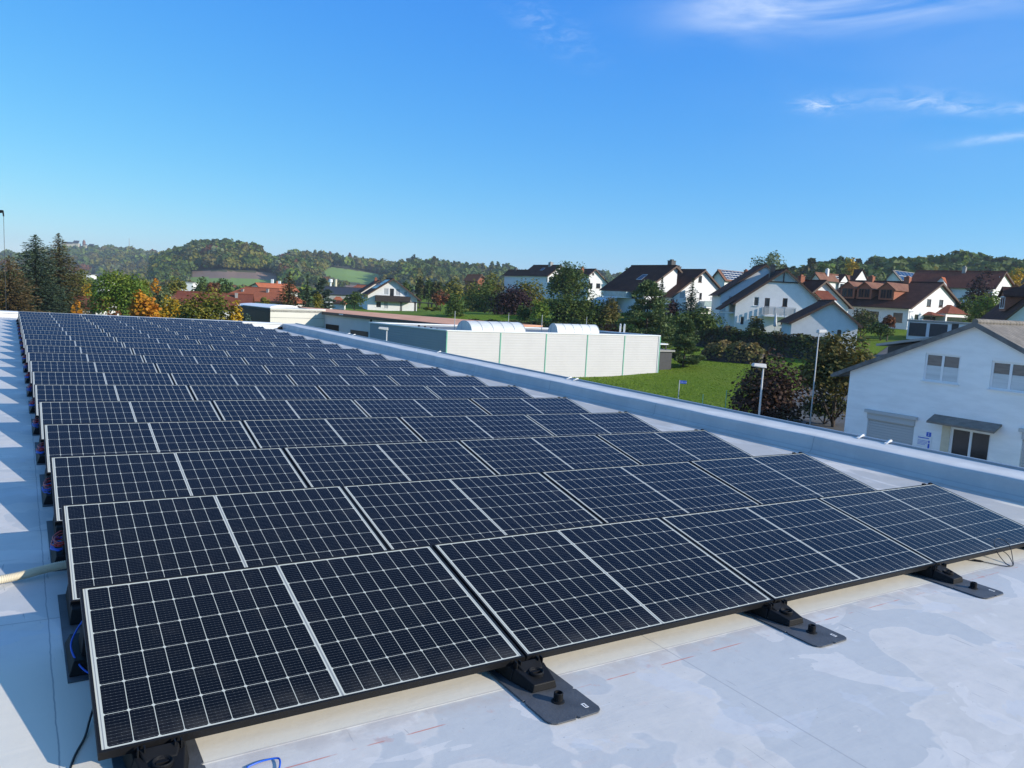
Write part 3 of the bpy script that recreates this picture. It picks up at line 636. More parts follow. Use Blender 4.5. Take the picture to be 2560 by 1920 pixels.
            f = q.build("dormer_window", fm or M_FWHITE, dm); xx = uf+sg*.025
            MB().add([(xx, c-ww/2+.1, h0+.08), (xx, c+ww/2-.1, h0+.08), (xx, c+ww/2-.1, h1-.08), (xx, c-ww/2+.1, h1-.08)], [(0, 1, 2, 3)]).build("pane", M_PANE, dm)
        return s
    def balcony(s, p0, p1, out=1.3, rail=1.0, m=None, slab=None, bars=0):
        (a0, z0), (a1, _) = s.uv(*p0), s.uv(*p1); b = MB().box(a0, a1, -out, -.003, z0-.22, z0).build("balcony", slab or M_FWHITE, s.root)
        r = MB()
        if bars:
            n = int((a1-a0)/.13)
            for i in range(n): x = a0+(a1-a0)*(i+.1)/n; r.box(x, x+.10, -out+.02, -out+.05, z0+.08, z0+rail-.06)
            for y in np.arange(-out+.1, -.1, .16): r.box(a0+.02, a0+.05, y, y+.1, z0+.08, z0+rail-.06).box(a1-.05, a1-.02, y, y+.1, z0+.08, z0+rail-.06)
            for q in np.linspace(a0+.03, a1-.03, 4): r.box(q-.03, q+.03, -out-.02, -out+.018, z0-.2, z0+rail)
        else: r.box(a0, a1, -out, -out+.06, z0+.05, z0+rail).box(a0, a0+.06, -out+.062, -.01, z0+.05, z0+rail).box(a1-.06, a1, -out+.062, -.01, z0+.05, z0+rail)
        r.box(a0-.02, a1+.02, -out-.03, -out+.06, z0+rail+.002, z0+rail+.06)
        r.build("railing", m or M_GLASS, b); return s
HG = "white houses on the slope"
# ---------------------------------------------------------------- the houses on the slope
h = House("house", "large white house with slatted balcony below a glazed gable triangle", "house", 110, -6, z4(1675, 183), z4(1215, 478), z4(1975, 462), z4(1690, 742), depth=9, group=HG, ohf=.5)
h.win(z4(1420, 462), 44, 78, frame=M_FWHITE).win(z4(1511, 500), 44, 136, kind='door', frame=M_FBROWN).win(z4(1668, 470), 42, 72, frame=M_FBROWN).win(z4(1298, 628), 36, 74).win(z4(1652, 640), 40, 50, frame=M_FBROWN)
h.all().chimney(-1.2, 3.0, .5, m=M_SLATE)
h.balcony(z4(1470, 575), z4(1733, 590), 1.5, 1.15, m=M_ALU, bars=1)
(a0, b0), (a1, b1), (a2, b2) = h.uv(*z4(1548, 288)), h.uv(*z4(1660, 222)), h.uv(*z4(1768, 290))
gm = MB(); gm.prism([(a0, -.05, b0), (a2, -.05, b0), (a1, -.05, b1+.35)], (0, .045, 0)); gl = gm.build("gable_glazing", M_GLASS, h.root)
gm = MB(); gm.box(a0-.2, a2+.2, -.16, -.052, b0-.12, b0+.04).box(a1-.07, a1+.07, -.15, -.052, b0+.041, b1+.5); gm.build("beam", M_DKWOOD, gl)
cb = MB(); c0_, c1_ = h.uv(*z4(1490, 600))[0], h.uv(*z4(1785, 600))[0]
cb.box(h.uL-1.5, h.uL+.2, .9, 4.0, 2.45, 2.65); cb.build("porch_slab", M_FWHITE, h.root)
MB().prism([(h.uL-2.0, .3, 3.05), (h.uL+.1, .3, 4.55), (h.uL+.1, .3, 4.38), (h.uL-2.0, .3, 2.88)], (0, 5.0, 0)).build("lean_to_roof", M_TBROWN, h.root)
HS = h
h = House("house", "white house with steep dark roof half hidden behind the balcony house", "house", 119, -6, z4(1503, 143), z4(1088, 402), None, z4(1130, 660), depth=9, group=HG, ohf=.3)
h.win(z4(1196, 445), 38, 62, kind='shutter').all(); h.win
h = House("garage_house", "low white gabled annex with one small arched window", "house", 95, -9, z4(2078, 455), z4(1700, 643), z5(603, 772), 2.2, depth=6.5, group=HG, ohf=.5, ohs=.35)
h.win(z5(388, 845), 50, 82, kind='arch').all(gutter=True)
(c, v) = h.uv(*z5(388, 804)); ar = MB(); rr_ = (h.wins[0][2]-h.wins[0][1])/2
pts_ = [(c+rr_*math.cos(t), -.02, h.wins[0][4]-rr_+rr_*math.sin(t)) for t in np.linspace(0, PI, 13)]
ar.prism(pts_+[(c-rr_-.02, -.02, h.wins[0][4]+.03), (c+rr_+.02, -.02, h.wins[0][4]+.03)][:0]+[], (0, .001, 0)) if False else None
cm_ = MB(); zt_ = h.wins[0][4]
for sgn in (-1, 1):
    arc = [(c+sgn*rr_*math.cos(t), -.012, zt_-rr_+rr_*math.sin(t)) for t in np.linspace(0, PI/2, 8)]
    cm_.prism(([(c+sgn*(rr_+.01), -.012, zt_+.02)]+arc)[::sgn], (0, .08, 0))
cm_.build("arch_spandrel", M_WHITE, h.root)
h = House("house", "white house with tall dark conifer standing before its sunny gable", "house", 134, 33, z4(962, 188), z4(672, 420), z4(1122, 372), 5.4, depth=10, group=HG)
h.win(z4(935, 268), 30, 58, frame=M_FBROWN).win(z4(780, 408), 46, 56, kind='shutter').win(z4(938, 416), 22, 56, frame=M_FBROWN).win(z4(1043, 440), 46, 30, kind='shutter').win(z4(975, 540), 60, 50, frame=M_FBROWN)
h.all().chimney(-.5, 5.5, .45, m=M_SLATE); h.balcony(z4(925, 505), z4(1028, 505), 1.2, .95)
h = House("house", "white house with broad dark roof and glass conservatory at its foot", "house", 133, 33, z4(714, 153), z4(428, 372), z4(760, 205), 4.9, depth=10.5, group=HG, ohs=.6)
h.win(z4(355, 405), 70, 60, side='left', kind='double', frame=M_FBROWN).all().chimney(1.4, 2.2, .9, m=M_SLATE, sx=.5)
h.on_slope('left', 3.6, 4.9, .38, .58, .01, .04, "roof_window", M_PANE, 1, 1)
b = MB().box(h.uL-1.4, h.uL-.01, 3.0, 9.0, 2.35, 2.5).build("balcony", M_FWHITE, h.root); MB().box(h.uL-1.4, h.uL-1.36, 3.0, 9.0, 2.51, 3.4).box(h.uL-1.4, h.uL-.02, 2.95, 2.99, 2.51, 3.4).build("railing", M_GLASS, b)
cv = MB(); N_ = 9
for i in range(N_):
    t0, t1 = PI/2*i/N_, PI/2*(i+1)/N_; x0_, x1_, q0, q1 = h.uL-1.4-2.6*math.cos(PI/2-t0), h.uL-1.4-2.6*math.cos(PI/2-t1), 2.3*math.cos(t0)**.6, 2.3*math.cos(t1)**.6 if i < N_-1 else .0
    cv.add([(x0_, 5.2, q0), (x1_, 5.2, q1), (x1_, 9.2, q1), (x0_, 9.2, q0)], [(0, 1, 2, 3)]); cv.add([(x0_, 5.2, q0), (x1_, 5.2, q1), (x1_, 5.2, 0), (x0_, 5.2, 0)], [(0, 1, 2, 3)])
cvo = cv.build("conservatory", M_GLASS, h.root); cv = MB()
for w in np.linspace(5.15, 9.2, 6):
    cv.tube([(h.uL-1.4-2.62*math.cos(PI/2-t), w, 2.32*math.cos(t)**.6) for t in np.linspace(0, PI/2-.02, 9)], .05, 6)
cv.build("rib", M_FWHITE, cvo)
h = House("house", "white house with brown triple dormers and two red tiled porches", "house", 130, 40, z5(1384, 343), z5(1062, 592), z5(1640, 640), 4.75, depth=15, group=HG, ohs=.55)
h.win(z5(1274, 542), 42, 74, frame=M_FBROWN).win(z5(1393, 548), 42, 74, frame=M_FBROWN).win(z5(1150, 687), 38, 62, frame=M_FBROWN).win(z5(1424, 705), 64, 62, kind='double', frame=M_FBROWN)
h.win((1.6, 1.65), 1.5, 1.5, side='left', px=False, frame=M_FBROWN).win((6.2, 1.3), 3.0, 2.3, side='left', px=False, kind='triple', frame=M_FBROWN).win((12.6, 1.6), 1.4, 1.2, side='left', px=False)
h.all()
for wc in (4.6, 8.3, 11.2): h.dormer('left', wc, 2.5, .80, h.zA+(h.eL[1]-h.zA)*.74, h.zA+(h.eL[1]-h.zA)*.74+1.75, h.zA+(h.eL[1]-h.zA)*.74+2.75, m=M_CLINK, nwin=2, fm=M_FBROWN, roof=M_TMID)
h.chimney(-.3, 5.2, .75, m=M_CLINK, sx=.45).chimney(-.3, 11.5, .75, m=M_CLINK, sx=.45)
(ca, cz), (cl, cv_), (cr, _) = h.uv(*z5(1455, 560)), h.uv(*z5(1338, 640)), h.uv(*z5(1575, 640))
pm = MB(); pm.add([(cl, -1.9, cv_), (cr, -1.9, cv_), (cr, -.01, cv_), (cl, -.01, cv_), (ca, -.6, cz), (ca, -.01, cz)], [(0, 1, 4), (1, 2, 5, 4), (3, 0, 4, 5), (0, 3, 2, 1)]); bay = pm.build("bay_roof", M_TRED, h.root)
MB().box(cl+.3, cr-.3, -1.55, -.01, 0, cv_-.01).build("bay_wall", M_WHITE, h.root)
bw = MB(); bw.box(cl+.9, cl+.98, -1.6, -1.551, 1.0, 2.2).box(cr-.98, cr-.9, -1.6, -1.551, 1.0, 2.2).box(cl+.98, cr-.98, -1.6, -1.551, 2.12, 2.2).box(cl+.98, cr-.98, -1.6, -1.551, 1.0, 1.08).build("window", M_FBROWN, h.root)
MB().box(cl+.98, cr-.98, -1.57, -1.552, 1.08, 2.12).build("pane", M_PANE, h.root)
(ca, cz), (cl, cv_), (cr, _) = h.uv(*z5(1265, 628)), h.uv(*z5(1210, 662)), h.uv(*z5(1352, 665))
pm = MB(); pm.add([(cl, -1.5, cv_), (cr, -1.5, cv_), (cr, -.01, cv_), (cl, -.01, cv_), (ca, -.5, cz), (ca, -.01, cz)], [(0, 1, 4), (1, 2, 5, 4), (3, 0, 4, 5), (0, 3, 2, 1)]); pm.build("porch_roof", M_TRED, h.root)
pp = MB()
for x in (cl+.15, cr-.15): pp.box(x-.07, x+.07, -1.4, -1.26, 0, cv_-.005)
pp.build("porch_posts", M_DKWOOD, h.root)
dd = MB().box(cl+.5, cr-.5, -.03, -.004, 0, 2.1).build("door", M_DKWOOD, h.root)
MB().tube([(h.uR*.4, -.05, 4.6), (h.uR*.4, -.5, 4.6)], .03, 6).lathe([(.02, 0), (.45, .1)], 4).build("satellite_arm", M_FWHITE, h.root) if False else None
h = House("house", "small white gabled house with red tiled canopy behind the arched annex", "house", 120, 20, z5(238, 322), z5(60, 470), z5(500, 592), 4.2, depth=9, group=HG)
h.all().chimney(-1.0, 4, .6, m=M_CLINK, sx=.4)
(cl, cv_), (cr, _) = h.uv(*z5(112, 500)), h.uv(*z5(268, 500)); zt = h.uv(*z5(190, 418))[1]
MB().hexa([(cl, -2.2, cv_-.1), (cr, -2.2, cv_-.1), (cr, -.01, zt-.1), (cl, -.01, zt-.1)], [(cl, -2.2, cv_), (cr, -2.2, cv_), (cr, -.01, zt), (cl, -.01, zt)]).build("canopy", M_TRED, h.root)
h = House("house", "long brown roofed house with two white cross gables facing the slope", "house", 170, -52, z5(162, 243), z5(95, 330), z5(215, 318), 9.0, depth=24, group=HG, roof=M_TMID)
h.all(); sl = lambda k: h.zA+(h.eR[1]-h.zA)*k
for wc, wd, zr in ((9.3, 4.6, 6.1), (16.2, 7.6, 7.6)): h.dormer('right', wc, wd, 1.0 if zr < 7 else 1.12, .0, zr-wd*.42, zr, m=M_WHITE, nwin=1, fm=M_FWHITE, name="cross_gable", oh=.25, roof=M_TBROWN)
h.on_slope('right', 7.2, 8.6, .3, .6, .01, .05, "roof_window", M_PANE, 1, 1); h.chimney(.2, 4, .9, m=M_WHITE, sx=.3)
h = House("house", "house with blue solar panels covering its whole right roof slope", "house", 215, -50, z5(925, 224), z5(838, 322), z5(1012, 330), 11.5, depth=27, group=HG, roof=M_TGREY)
h.all().on_slope('right', .6, 23.5, .02, .97, .05, .08, "solar_array", M_PV, 10, 2).chimney(-.4, 25, 1.0, m=M_WHITE)
h = House("house", "dark house with large solar array beside two brick chimneys", "house", 165, -48, z4(1098, 190), z4(1040, 262), z4(1162, 282), 6.5, depth=16, group=HG, roof=M_TMID)
h.all().on_slope('right', .5, 9.0, .04, .9, .05, .08, "solar_array", M_PV, 6, 4).chimney(.3, 10, .5, m=M_CLINK).chimney(.3, 15, .6, m=M_CLINK)
h = House("house", "red roofed house with small white gable behind the purple tree", "house", 165, 42, z5(2012, 234), z5(1900, 400), z5(2102, 372), 9.3, depth=17, group=HG, roof=M_TRED)
h.win(z5(1983, 302), 22, 44, frame=M_FBROWN).all().chimney(-.4, 7.5, .8, m=M_CONC)
h.dormer('left', 10.5, 5.0, .78, h.zA*.30, h.zA*.42, h.zA*.78, m=M_WHITE, nwin=1, roof=M_TORANGE)
h = House("house", "house with brick red dormer on a dark slope at the right edge", "house", tuple(z5(1990, 760))+(78,), -22, (2640, 694), z5(1990, 717), None, 2.6, depth=12, group=HG, ohs=.5)
h.all(); ks = h.zA+(h.eL[1]-h.zA)*.80
h.dormer('left', 4.2, 2.9, .84, ks+.1, ks+1.7, ks+2.5, m=M_CLINK, nwin=1, fm=M_FWHITE)
h = House("house", "white gabled house with two dark windows behind the round green tree", "house", 205, 28, z3(1407, 113), z3(1345, 165), z3(1532, 250), 7, depth=10, group=HG)
h.win(z3(1392, 156), 16, 20, frame=M_FBROWN).win(z3(1370, 256), 34, 44, frame=M_FBROWN).win(z3(1436, 258), 36, 42, frame=M_FBROWN).all().chimney(-2.0, 3, .3, m=M_CLINK)
h = House("house", "white house with brown roof and tall chimney left of the round green tree", "house", 215, 35, z3(1107, 80), z3(990, 172), z3(1170, 140), 7, depth=12, group=HG)
h.all().chimney(-.2, 4.0, .7, m=M_CONC, sx=.5).on_slope('left', 5, 6.2, .3, .5, .01, .05, "roof_window", M_PANE, 1, 1)
h = House("house", "small dark roof rising above the olive trees on the hill", "house", 235, 35, z3(845, 122), z3(792, 170), z3(870, 152), 8, depth=11, group=HG)
h.all().chimney(-.2, 7, .5, m=M_SLATE)
h = House("house", "red brick house deep among trees below the wooded ridge", "house", 240, 30, z3(425, 163), z3(385, 215), z3(465, 190), 5, depth=9, group=HG, roof=M_TORANGE, wall=M_CLINK)
h.all()
# ---------------------------------------------------------------- chalet in the valley
h = House("chalet", "white chalet with dark carved balcony below its wide gable", "house", 195, 17, z2(1668, 380), z2(1385, 552), z2(1942, 597), z2(1560, 694), depth=12, ohf=1.0, ohs=.9)
h.win(z2(1600, 508), 46, 62, kind='shutter').win(z2(1658, 520), 40, 80, kind='door', frame=M_DKWOOD).win(z2(1717, 516), 46, 66, kind='shutter').win(z2(1526, 636), 50, 62, frame=M_FWHITE).win(z2(1598, 642), 42, 70, kind='shutter').win(z2(1795, 528), 34, 40, kind='shutter')
h.all(); h.balcony(z2(1490, 594), z2(1832, 600), 1.4, 1.25, m=M_DKWOOD, slab=M_DKWOOD)
h.on_slope('right', .5, 9, .1, .8, .06, .05, "solar_array", M_PV, 5, 3); h.on_slope('left', .5, 9, .1, .6, .06, .05, "solar_array", M_PV, 5, 3)
h = House("house", "white gabled house with red chimney close behind the chalet", "house", 212, 17, z2(1530, 398), z2(1332, 522), None, 1.1, depth=10, ohf=.8, fascia=M_FBROWN)
h.all().chimney(-.6, 2, .5, m=M_CLINK)
pg = thing("pergola", "dark timber pergola standing beside the chalet terrace", "pergola", tuple(np.append(P(*z2(1740, 720), 186)[:2], GG(*P(*z2(1740, 720), 186)[:2]))), 0.05)
for x in (0, 3.4, 7.4):
    for y in (0, 3): MB().box(x-.1, x+.1, y-.1, y+.1, -.3, 2.5).build("post", M_DKWOOD, pg)
pb = MB().hexa([(-.4, -.3, 2.51), (7.9, -.3, 2.40), (7.9, 3.3, 2.40), (-.4, 3.3, 2.51)], [(-.4, -.3, 2.72), (7.9, -.3, 2.61), (7.9, 3.3, 2.61), (-.4, 3.3, 2.72)]).build("roof", M_DKWOOD, pg)
# ---------------------------------------------------------------- hipped and plain houses farther down
def hip_house(name, label, px, py, d, w, dp, he, hr, yaw, roof, wall=None, hip=.0, group=None, chim=None, wins=(), cat="house", oh=.45):
    q = P(px, py, d); z0 = q[2]; r = thing(name, label, cat, tuple(q), math.radians(yaw), group)
    x0_, x1_ = -w/2, w/2; rx = w/2-hip; wb = MB().box(x0_, x1_, 0, dp, -1.5, he-.02)
    if hip < .1:
        for x in (x0_, x1_-.2): wb.prism([(x, 0, he-.019), (x, dp, he-.019), (x, dp/2, hr-.15)], (.2, 0, 0))
    wb.build("wall", wall or M_WHITE, r)
    m = MB(); a, b, c, d_ = (x0_-oh, -oh, he-.12), (x1_+oh, -oh, he-.12), (x1_+oh, dp+oh, he-.12), (x0_-oh, dp+oh, he-.12); e, f = (-rx-(oh if hip < .1 else 0), dp/2, hr), (rx+(oh if hip < .1 else 0), dp/2, hr)
    m.add([a, b, c, d_, e, f], [(0, 1, 5, 4), (1, 2, 5), (2, 3, 4, 5), (3, 0, 4)] if hip >= .1 else [(0, 1, 5, 4), (2, 3, 4, 5)])
    lo = lambda p: (p[0], p[1], p[2]-.16)
    m.add([lo(a), lo(b), lo(c), lo(d_), lo(e), lo(f), a, b, c, d_, e, f], [(4, 5, 1, 0), (5, 4, 3, 2), (0, 1, 7, 6), (1, 2, 8, 7), (2, 3, 9, 8), (3, 0, 6, 9)]+([(0, 6, 10, 4), (3, 4, 10, 9), (1, 5, 11, 7), (2, 8, 11, 5)] if hip < .1 else []))
    m.tube([e, f], .12, 6)
    ro = m.build("roof", roof, r)
    for (x, y, hh) in (chim or []): MB().box(x-.2, x+.2, y-.2, y+.2, he, hr+hh).box(x-.24, x+.24, y-.24, y+.24, hr+hh, hr+hh+.08).build("chimney", M_CONC, ro)
    for (x, z, ww, hh) in wins:
        f_ = MB().box(x-ww/2, x+ww/2, -.06, -.005, z, z+.08).box(x-ww/2, x+ww/2, -.06, -.005, z+hh-.08, z+hh).box(x-ww/2, x-ww/2+.08, -.06, -.005, z+.08, z+hh-.08).box(x+ww/2-.08, x+ww/2, -.06, -.005, z+.08, z+hh-.08).build("window", M_FWHITE, r)
        MB().box(x-ww/2+.08, x+ww/2-.08, -.03, -.006, z+.08, z+hh-.08).build("pane", M_PANE, f_)
    return r
RG = "red roofed houses in the valley"
h = House("house", "orange roofed house with plain white gable in the valley", "house", 250, -28, z2(322, 424), z2(190, 486), z2(386, 500), 0, depth=16, roof=M_TORANGE, group=RG)
h.win(z2(312, 480), 22, 22).all().chimney(-.3, 9, .7, m=M_CLINK)
hip_house("house", "broad orange roof with white chimneys behind the golden bush", 622, 764, 140, 13, 9, 1.0, 3.3, -12, M_TORANGE, group=RG, chim=[(-3.0, 2.8, -.5), (2.0, 3, -.2)], hip=3.0)
hip_house("house", "red brown roofed house beside the orange maple", 530, 797, 118, 10.5, 8, 1.8, 3.9, 14, M_TRED, group=RG, chim=[(3.2, 3, .1)])
hip_house("house", "house with half hidden dark red roof left of the golden bush", 478, 790, 150, 9, 8, 2.6, 4.6, 20, M_TMID, group=RG)
hip_house("house", "small white house with red roof between orange bush and round green tree", 216, 796, 115, 5.0, 6, 1.7, 3.1, 8, M_TRED, group=RG, wins=[(-1.2, .45, 1.0, 1.0), (.9, .45, 1.0, 1.0)])
hip_house("garage", "little white garage with orange hipped roof left of the chalet", 842, 768, 180, 11.0*.28, 4, 1.0, 2.35, 6, M_TORANGE, hip=1.0, cat="garage", oh=.3)
hip_house("factory_hall", "dark roofed workshop with pale supports in front of the field", 852, 752, 260, 14, 12, 2.2, 4.6, 15, M_SLATE, wall=M_CONC, hip=.0, cat="building")
hip_house("house", "orange roofed house left behind the white chalet gables", 893, 742, 270, 9, 9, 1.5, 4.2, -20, M_TORANGE, group=RG, hip=1.5)
for (lab, px, py, d, w, hh) in (("long white flat roofed block far below the forest", 254, 711, 330, 4.6, 1.9), ("small white flat roofed block beyond the willow", 217, 696, 420, 4, 1.9), ("tiny white shed in the trees left of the brown field", 463, 722, 320, 6, 2.5)):
    q = P(px, py, d); r = thing("flat_building", lab, "building", tuple(q), .1, "white blocks far below the hill")
    MB().box(-w/2, w/2, 0, 8, -3, hh).build("wall", M_WHITE, r); MB().box(-w/2-.2, w/2+.2, -.2, 8.2, hh+.004, hh+.3).build("roof", M_CONC, r)
q = P(*z2(1000, 664), 172); r = thing("caravan", "white caravan with one dark window parked beside the little garage", "caravan", (q[0], q[1], q[2]-1.0), .1)
MB().prism([(-1.1, 0, .45), (1.1, 0, .45), (1.15, 0, 2.2), (.95, 0, 2.5), (-.95, 0, 2.55), (-1.15, 0, 2.2)], (0, 3.5, 0)).build("body", M_FWHITE, r, bevel=.08)
MB().box(-.25, .6, -.03, -.004, 1.45, 2.05).build("window", M_PANE, r)
for s_ in (-1, 1): MB().tube([(s_*1.0, 1.5, .32), (s_*1.2, 1.5, .32)], .32, 12).build("wheel", M_BLACK, r)
for (nm, lab, pxa, d, w) in (("chimney_stack", "stepped white double chimney above the orange roofs", (z2(512, 458), z2(498, 388)), 300, 1.0), ("silo_tower", "slim white tower with round head below the green field", (z2(1050, 560), z2(1050, 384)), 310, .75), ("chimney_stack", "plain cream chimney stack right of the slim white tower", (z2(1099, 560), z2(1099, 390)), 300, .8)):
    a = P(*pxa[0], d); b = P(*pxa[1], d); r = thing(nm, lab, "chimney", tuple(a)); H_ = b[2]-a[2]
    if nm == "silo_tower": MB().lathe([(.35, -8), (.35, H_*.8), (.8, H_*.82), (.8, H_*.97), (.3, H_)], 12).build("shaft", M_FWHITE, r); MB().lathe([(2.6, -8), (2.6, H_*.35), (2.3, H_*.42)], 16).build("tank", M_FWHITE, r)
    elif "double" in lab:
        MB().box(-1.8, 1.8, -.8, .8, -8, H_*.25).build("base", M_FWHITE, r)
        for s_ in (-1.4, 1.4): MB().box(s_-.4, s_+.4, -.5, .5, H_*.251, H_*(1.0 if s_ < 0 else .8)).build("flue", M_FWHITE, r)
    else: MB().lathe([(.62, -8), (.55, H_*.96), (.62, H_*.965), (.62, H_)], 14).build("shaft", M_CREAM, r); MB().lathe([(.42, H_+.002), (.42, H_+.2)], 12).build("rim", M_CONC, r)
# ---------------------------------------------------------------- commercial buildings just beyond the parapet
def corr_mat(name, col, k, z_=True):
    m = bpy.data.materials.new(name); m.use_nodes = True; t = NT(m.node_tree); b = m.node_tree.nodes['Principled BSDF']; o = t.obj(); x, y, z = t.sep(o)
    w = t.m('SINE', t.m('MULTIPLY', z if z_ else x, 2*PI*k)); nz = t.noise(o, .7, 5, .6)
    t.l.new(t.mix(t.m('MULTIPLY', t.ramp(nz, .4, .7), .25), col, tuple(c*.82 for c in col)), b.inputs['Base Color']); b.inputs['Roughness'].default_value = .6; b.inputs['Specular IOR Level'].default_value = .2
    t.l.new(t.bump(w, .32, .009), b.inputs['Normal']); return m
M_CORRW = corr_mat("white corrugated sheet", (.595, .572, .560), 4.6); M_CORRG = corr_mat("grey corrugated sheet", (.29, .32, .36), 5); M_GREEN = mat("green steel", (.16, .42, .30), .5)
M_ROOFG = mat("grey roof sheet", (.20, .215, .225), .7, .2, .8); M_ORROOF = mat("faded orange roofing", (.76, .41, .27), .9, .2, .5, col2=(.64, .32, .205), spec=.1); M_GWALL = mat("light grey wall panel", (.54, .565, .59), .55, .08, .6)
def onz(px, py, z):
    v = ray(px, py); t = (z-EYE)/v[2]; return np.array([v[0]*t, v[1]*t, z])
def plane_hit(px, py, q, n):
    v = ray(px, py); t = ((q-np.array([0, 0, EYE]))@n)/(v@n); return np.array([0, 0, EYE])+v*t
def wallq(mb, a, b, za, zb, zlo, th, mi=0):     # a thick wall standing on segment a-b
    a, b = np.array(a[:2]), np.array(b[:2]); t = (b-a)/np.linalg.norm(b-a); n = np.array([-t[1], t[0]])*th
    P4 = [a, b, b+n, a+n]; mb.hexa([(p[0], p[1], zlo) for p in P4], [(P4[0][0], P4[0][1], za), (P4[1][0], P4[1][1], zb), (P4[2][0], P4[2][1], zb), (P4[3][0], P4[3][1], za)], mi)
c0 = P(1117, 828, 60); A31 = math.radians(31); nF = np.array([math.sin(A31), -math.cos(A31), 0]); c1 = plane_hit(1651, 841, c0, nF)
A47 = math.radians(-47); nS = np.array([math.sin(A47), -math.cos(A47), 0]); c2 = plane_hit(923, 807.5, c0, nS); c3 = c1+(c2-c0); c3[2] = c2[2]-.1
hall = thing("corrugated_hall", "white corrugated hall with green seams and two barrel skylights", "building", tuple(c0))
def L(p): return np.array(p)-c0
w = MB(); wallq(w, L(c0), L(c1), 0, L(c1)[2], -6, .2); w.build("white_wall", M_CORRW, hall)
w = MB(); wallq(w, L(c2), L(c0), L(c2)[2], 0, -6, .2); w.build("grey_wall", M_CORRG, hall)
w = MB(); wallq(w, L(c1), L(c3), L(c1)[2], L(c3)[2], -6, .2); wallq(w, L(c3), L(c2), L(c3)[2], L(c2)[2], -6, .2); w.build("rear_wall", M_GWALL, hall)
rf = [L(p)*1.0 for p in (c0, c1, c3, c2)]; cen = sum(rf)/4; ins = [p+(cen-p)*.012 for p in rf]
MB().hexa([(p[0], p[1], p[2]-.35) for p in ins], [(p[0], p[1], p[2]-.10) for p in ins]).build("roof", M_ROOFG, hall)
cp = MB()
for a, b in ((0, 1), (1, 2), (2, 3), (3, 0)):
    pa, pb = rf[a], rf[b]; t_ = (pb-pa)[:2]/np.linalg.norm((pb-pa)[:2]); n_ = np.array([-t_[1], t_[0]])
    cp.hexa([(*(pa[:2]-n_*.06), pa[2]+.003), (*(pb[:2]-n_*.06), pb[2]+.003), (*(pb[:2]+n_*.3), pb[2]+.003), (*(pa[:2]+n_*.3), pa[2]+.003)], [(*(pa[:2]-n_*.06), pa[2]+.10), (*(pb[:2]-n_*.06), pb[2]+.10), (*(pb[:2]+n_*.3), pb[2]+.10), (*(pa[:2]+n_*.3), pa[2]+.10)])
cp.build("coping", M_FWHITE, hall)
for q in (z3(130, 660), z3(595, 672), z3(990, 682), z3(1346, 690), z3(1668, 692), z3(1974, 690)):
    p = L(plane_hit(*q, c0, nF)); uF = np.array([math.cos(A31), math.sin(A31)]); k = p[:2]@uF; k = max(k, .02)
    zt = L(c1)[2]*k/np.linalg.norm(L(c1)[:2]); a = uF*(k-.045)-uF*0+nF[:2]*.035; b = uF*(k+.045)+nF[:2]*.035
    s_ = MB(); s_.hexa([(*a, -6), (*b, -6), (*(b-nF[:2]*.034), -6), (*(a-nF[:2]*.034), -6)], [(*a, zt-.01), (*b, zt-.01), (*(b-nF[:2]*.034), zt-.01), (*(a-nF[:2]*.034), zt-.01)]); s_.build("seam_strip", M_GREEN, hall)
uF3 = np.array([math.cos(A31), math.sin(A31), 0]); vF3 = -nF
for (e0, e1, l1, top) in ((z3(122, 640), z3(345, 662), z3(735, 662), 585), (z3(862, 662), z3(1085, 676), z3(1412, 680), 605)):
    zr = c0[2]-.08; a = onz(*e0, zr); b = onz(*e1, zr); wd = abs((b-a)@vF3); mid = b+vF3*min(wd, 5.2)/2; R_w = min(wd, 5.2)/2; ln = (onz(*l1, zr)-b)@uF3
    ln = max(3.5, min(8.0, ln)); sk = MB(); N_ = 14; hgt = .88; pr = [(math.cos(PI*i/N_), math.sin(PI*i/N_)) for i in range(N_+1)]
    for k in (0, 1):
        for (cs, sn) in pr: p = L(mid)+uF3*ln*k+vF3*R_w*cs+np.array([0, 0, hgt*sn]); sk.v.append(tuple(p))
    for i in range(N_): sk.f.append((i, i+1, N_+2+i, N_+1+i)); sk.m.append(0)
    sk.f.append(tuple(range(N_+1))); sk.m.append(0); sk.f.append(tuple(range(2*N_+1, N_, -1))); sk.m.append(0)
    so_ = sk.build("barrel_skylight", M_FWHITE if False else mat("milky acrylic", (.70, .70, .66), .5, .1, 2), hall); rb = MB()
    for k in np.linspace(0, 1, 6): rb.tube([tuple(L(mid)+uF3*ln*k+vF3*R_w*1.01*cs+np.array([0, 0, hgt*1.01*sn])) for cs, sn in pr], .022, 5)
    rb.tube([tuple(L(mid)+vF3*R_w*.4+np.array([0, 0, .0])-uF3*.02), tuple(L(mid)+vF3*R_w*.4+np.array([0, 0, hgt*.9])-uF3*.02)], .03, 5)
    rb.build("rib", M_GWALL, so_)
for (b_, t_) in ((z3(193, 642), z3(197, 476)), (z3(659, 602), z3(664, 494)), (z3(945, 662), z3(951, 508)), (z3(1331, 640), z3(1337, 524))):
    p = onz(*b_, c0[2]-.08); hh = P(*t_, p[1])[2]-p[2]; lr = MB(); lr.tube([tuple(L(p)), tuple(L(p)+np.array([0, 0, hh]))], [.035, .02], 6); q = L(p); lr.box(q[0]-.2, q[0]+.2, q[1]-.2, q[1]+.2, q[2]-.06, q[2]+.06); lr.build("lightning_rod", M_ALU, hall)
lp = onz(*z3(1655, 668), c1[2]-.1); q = L(lp); ld = MB()
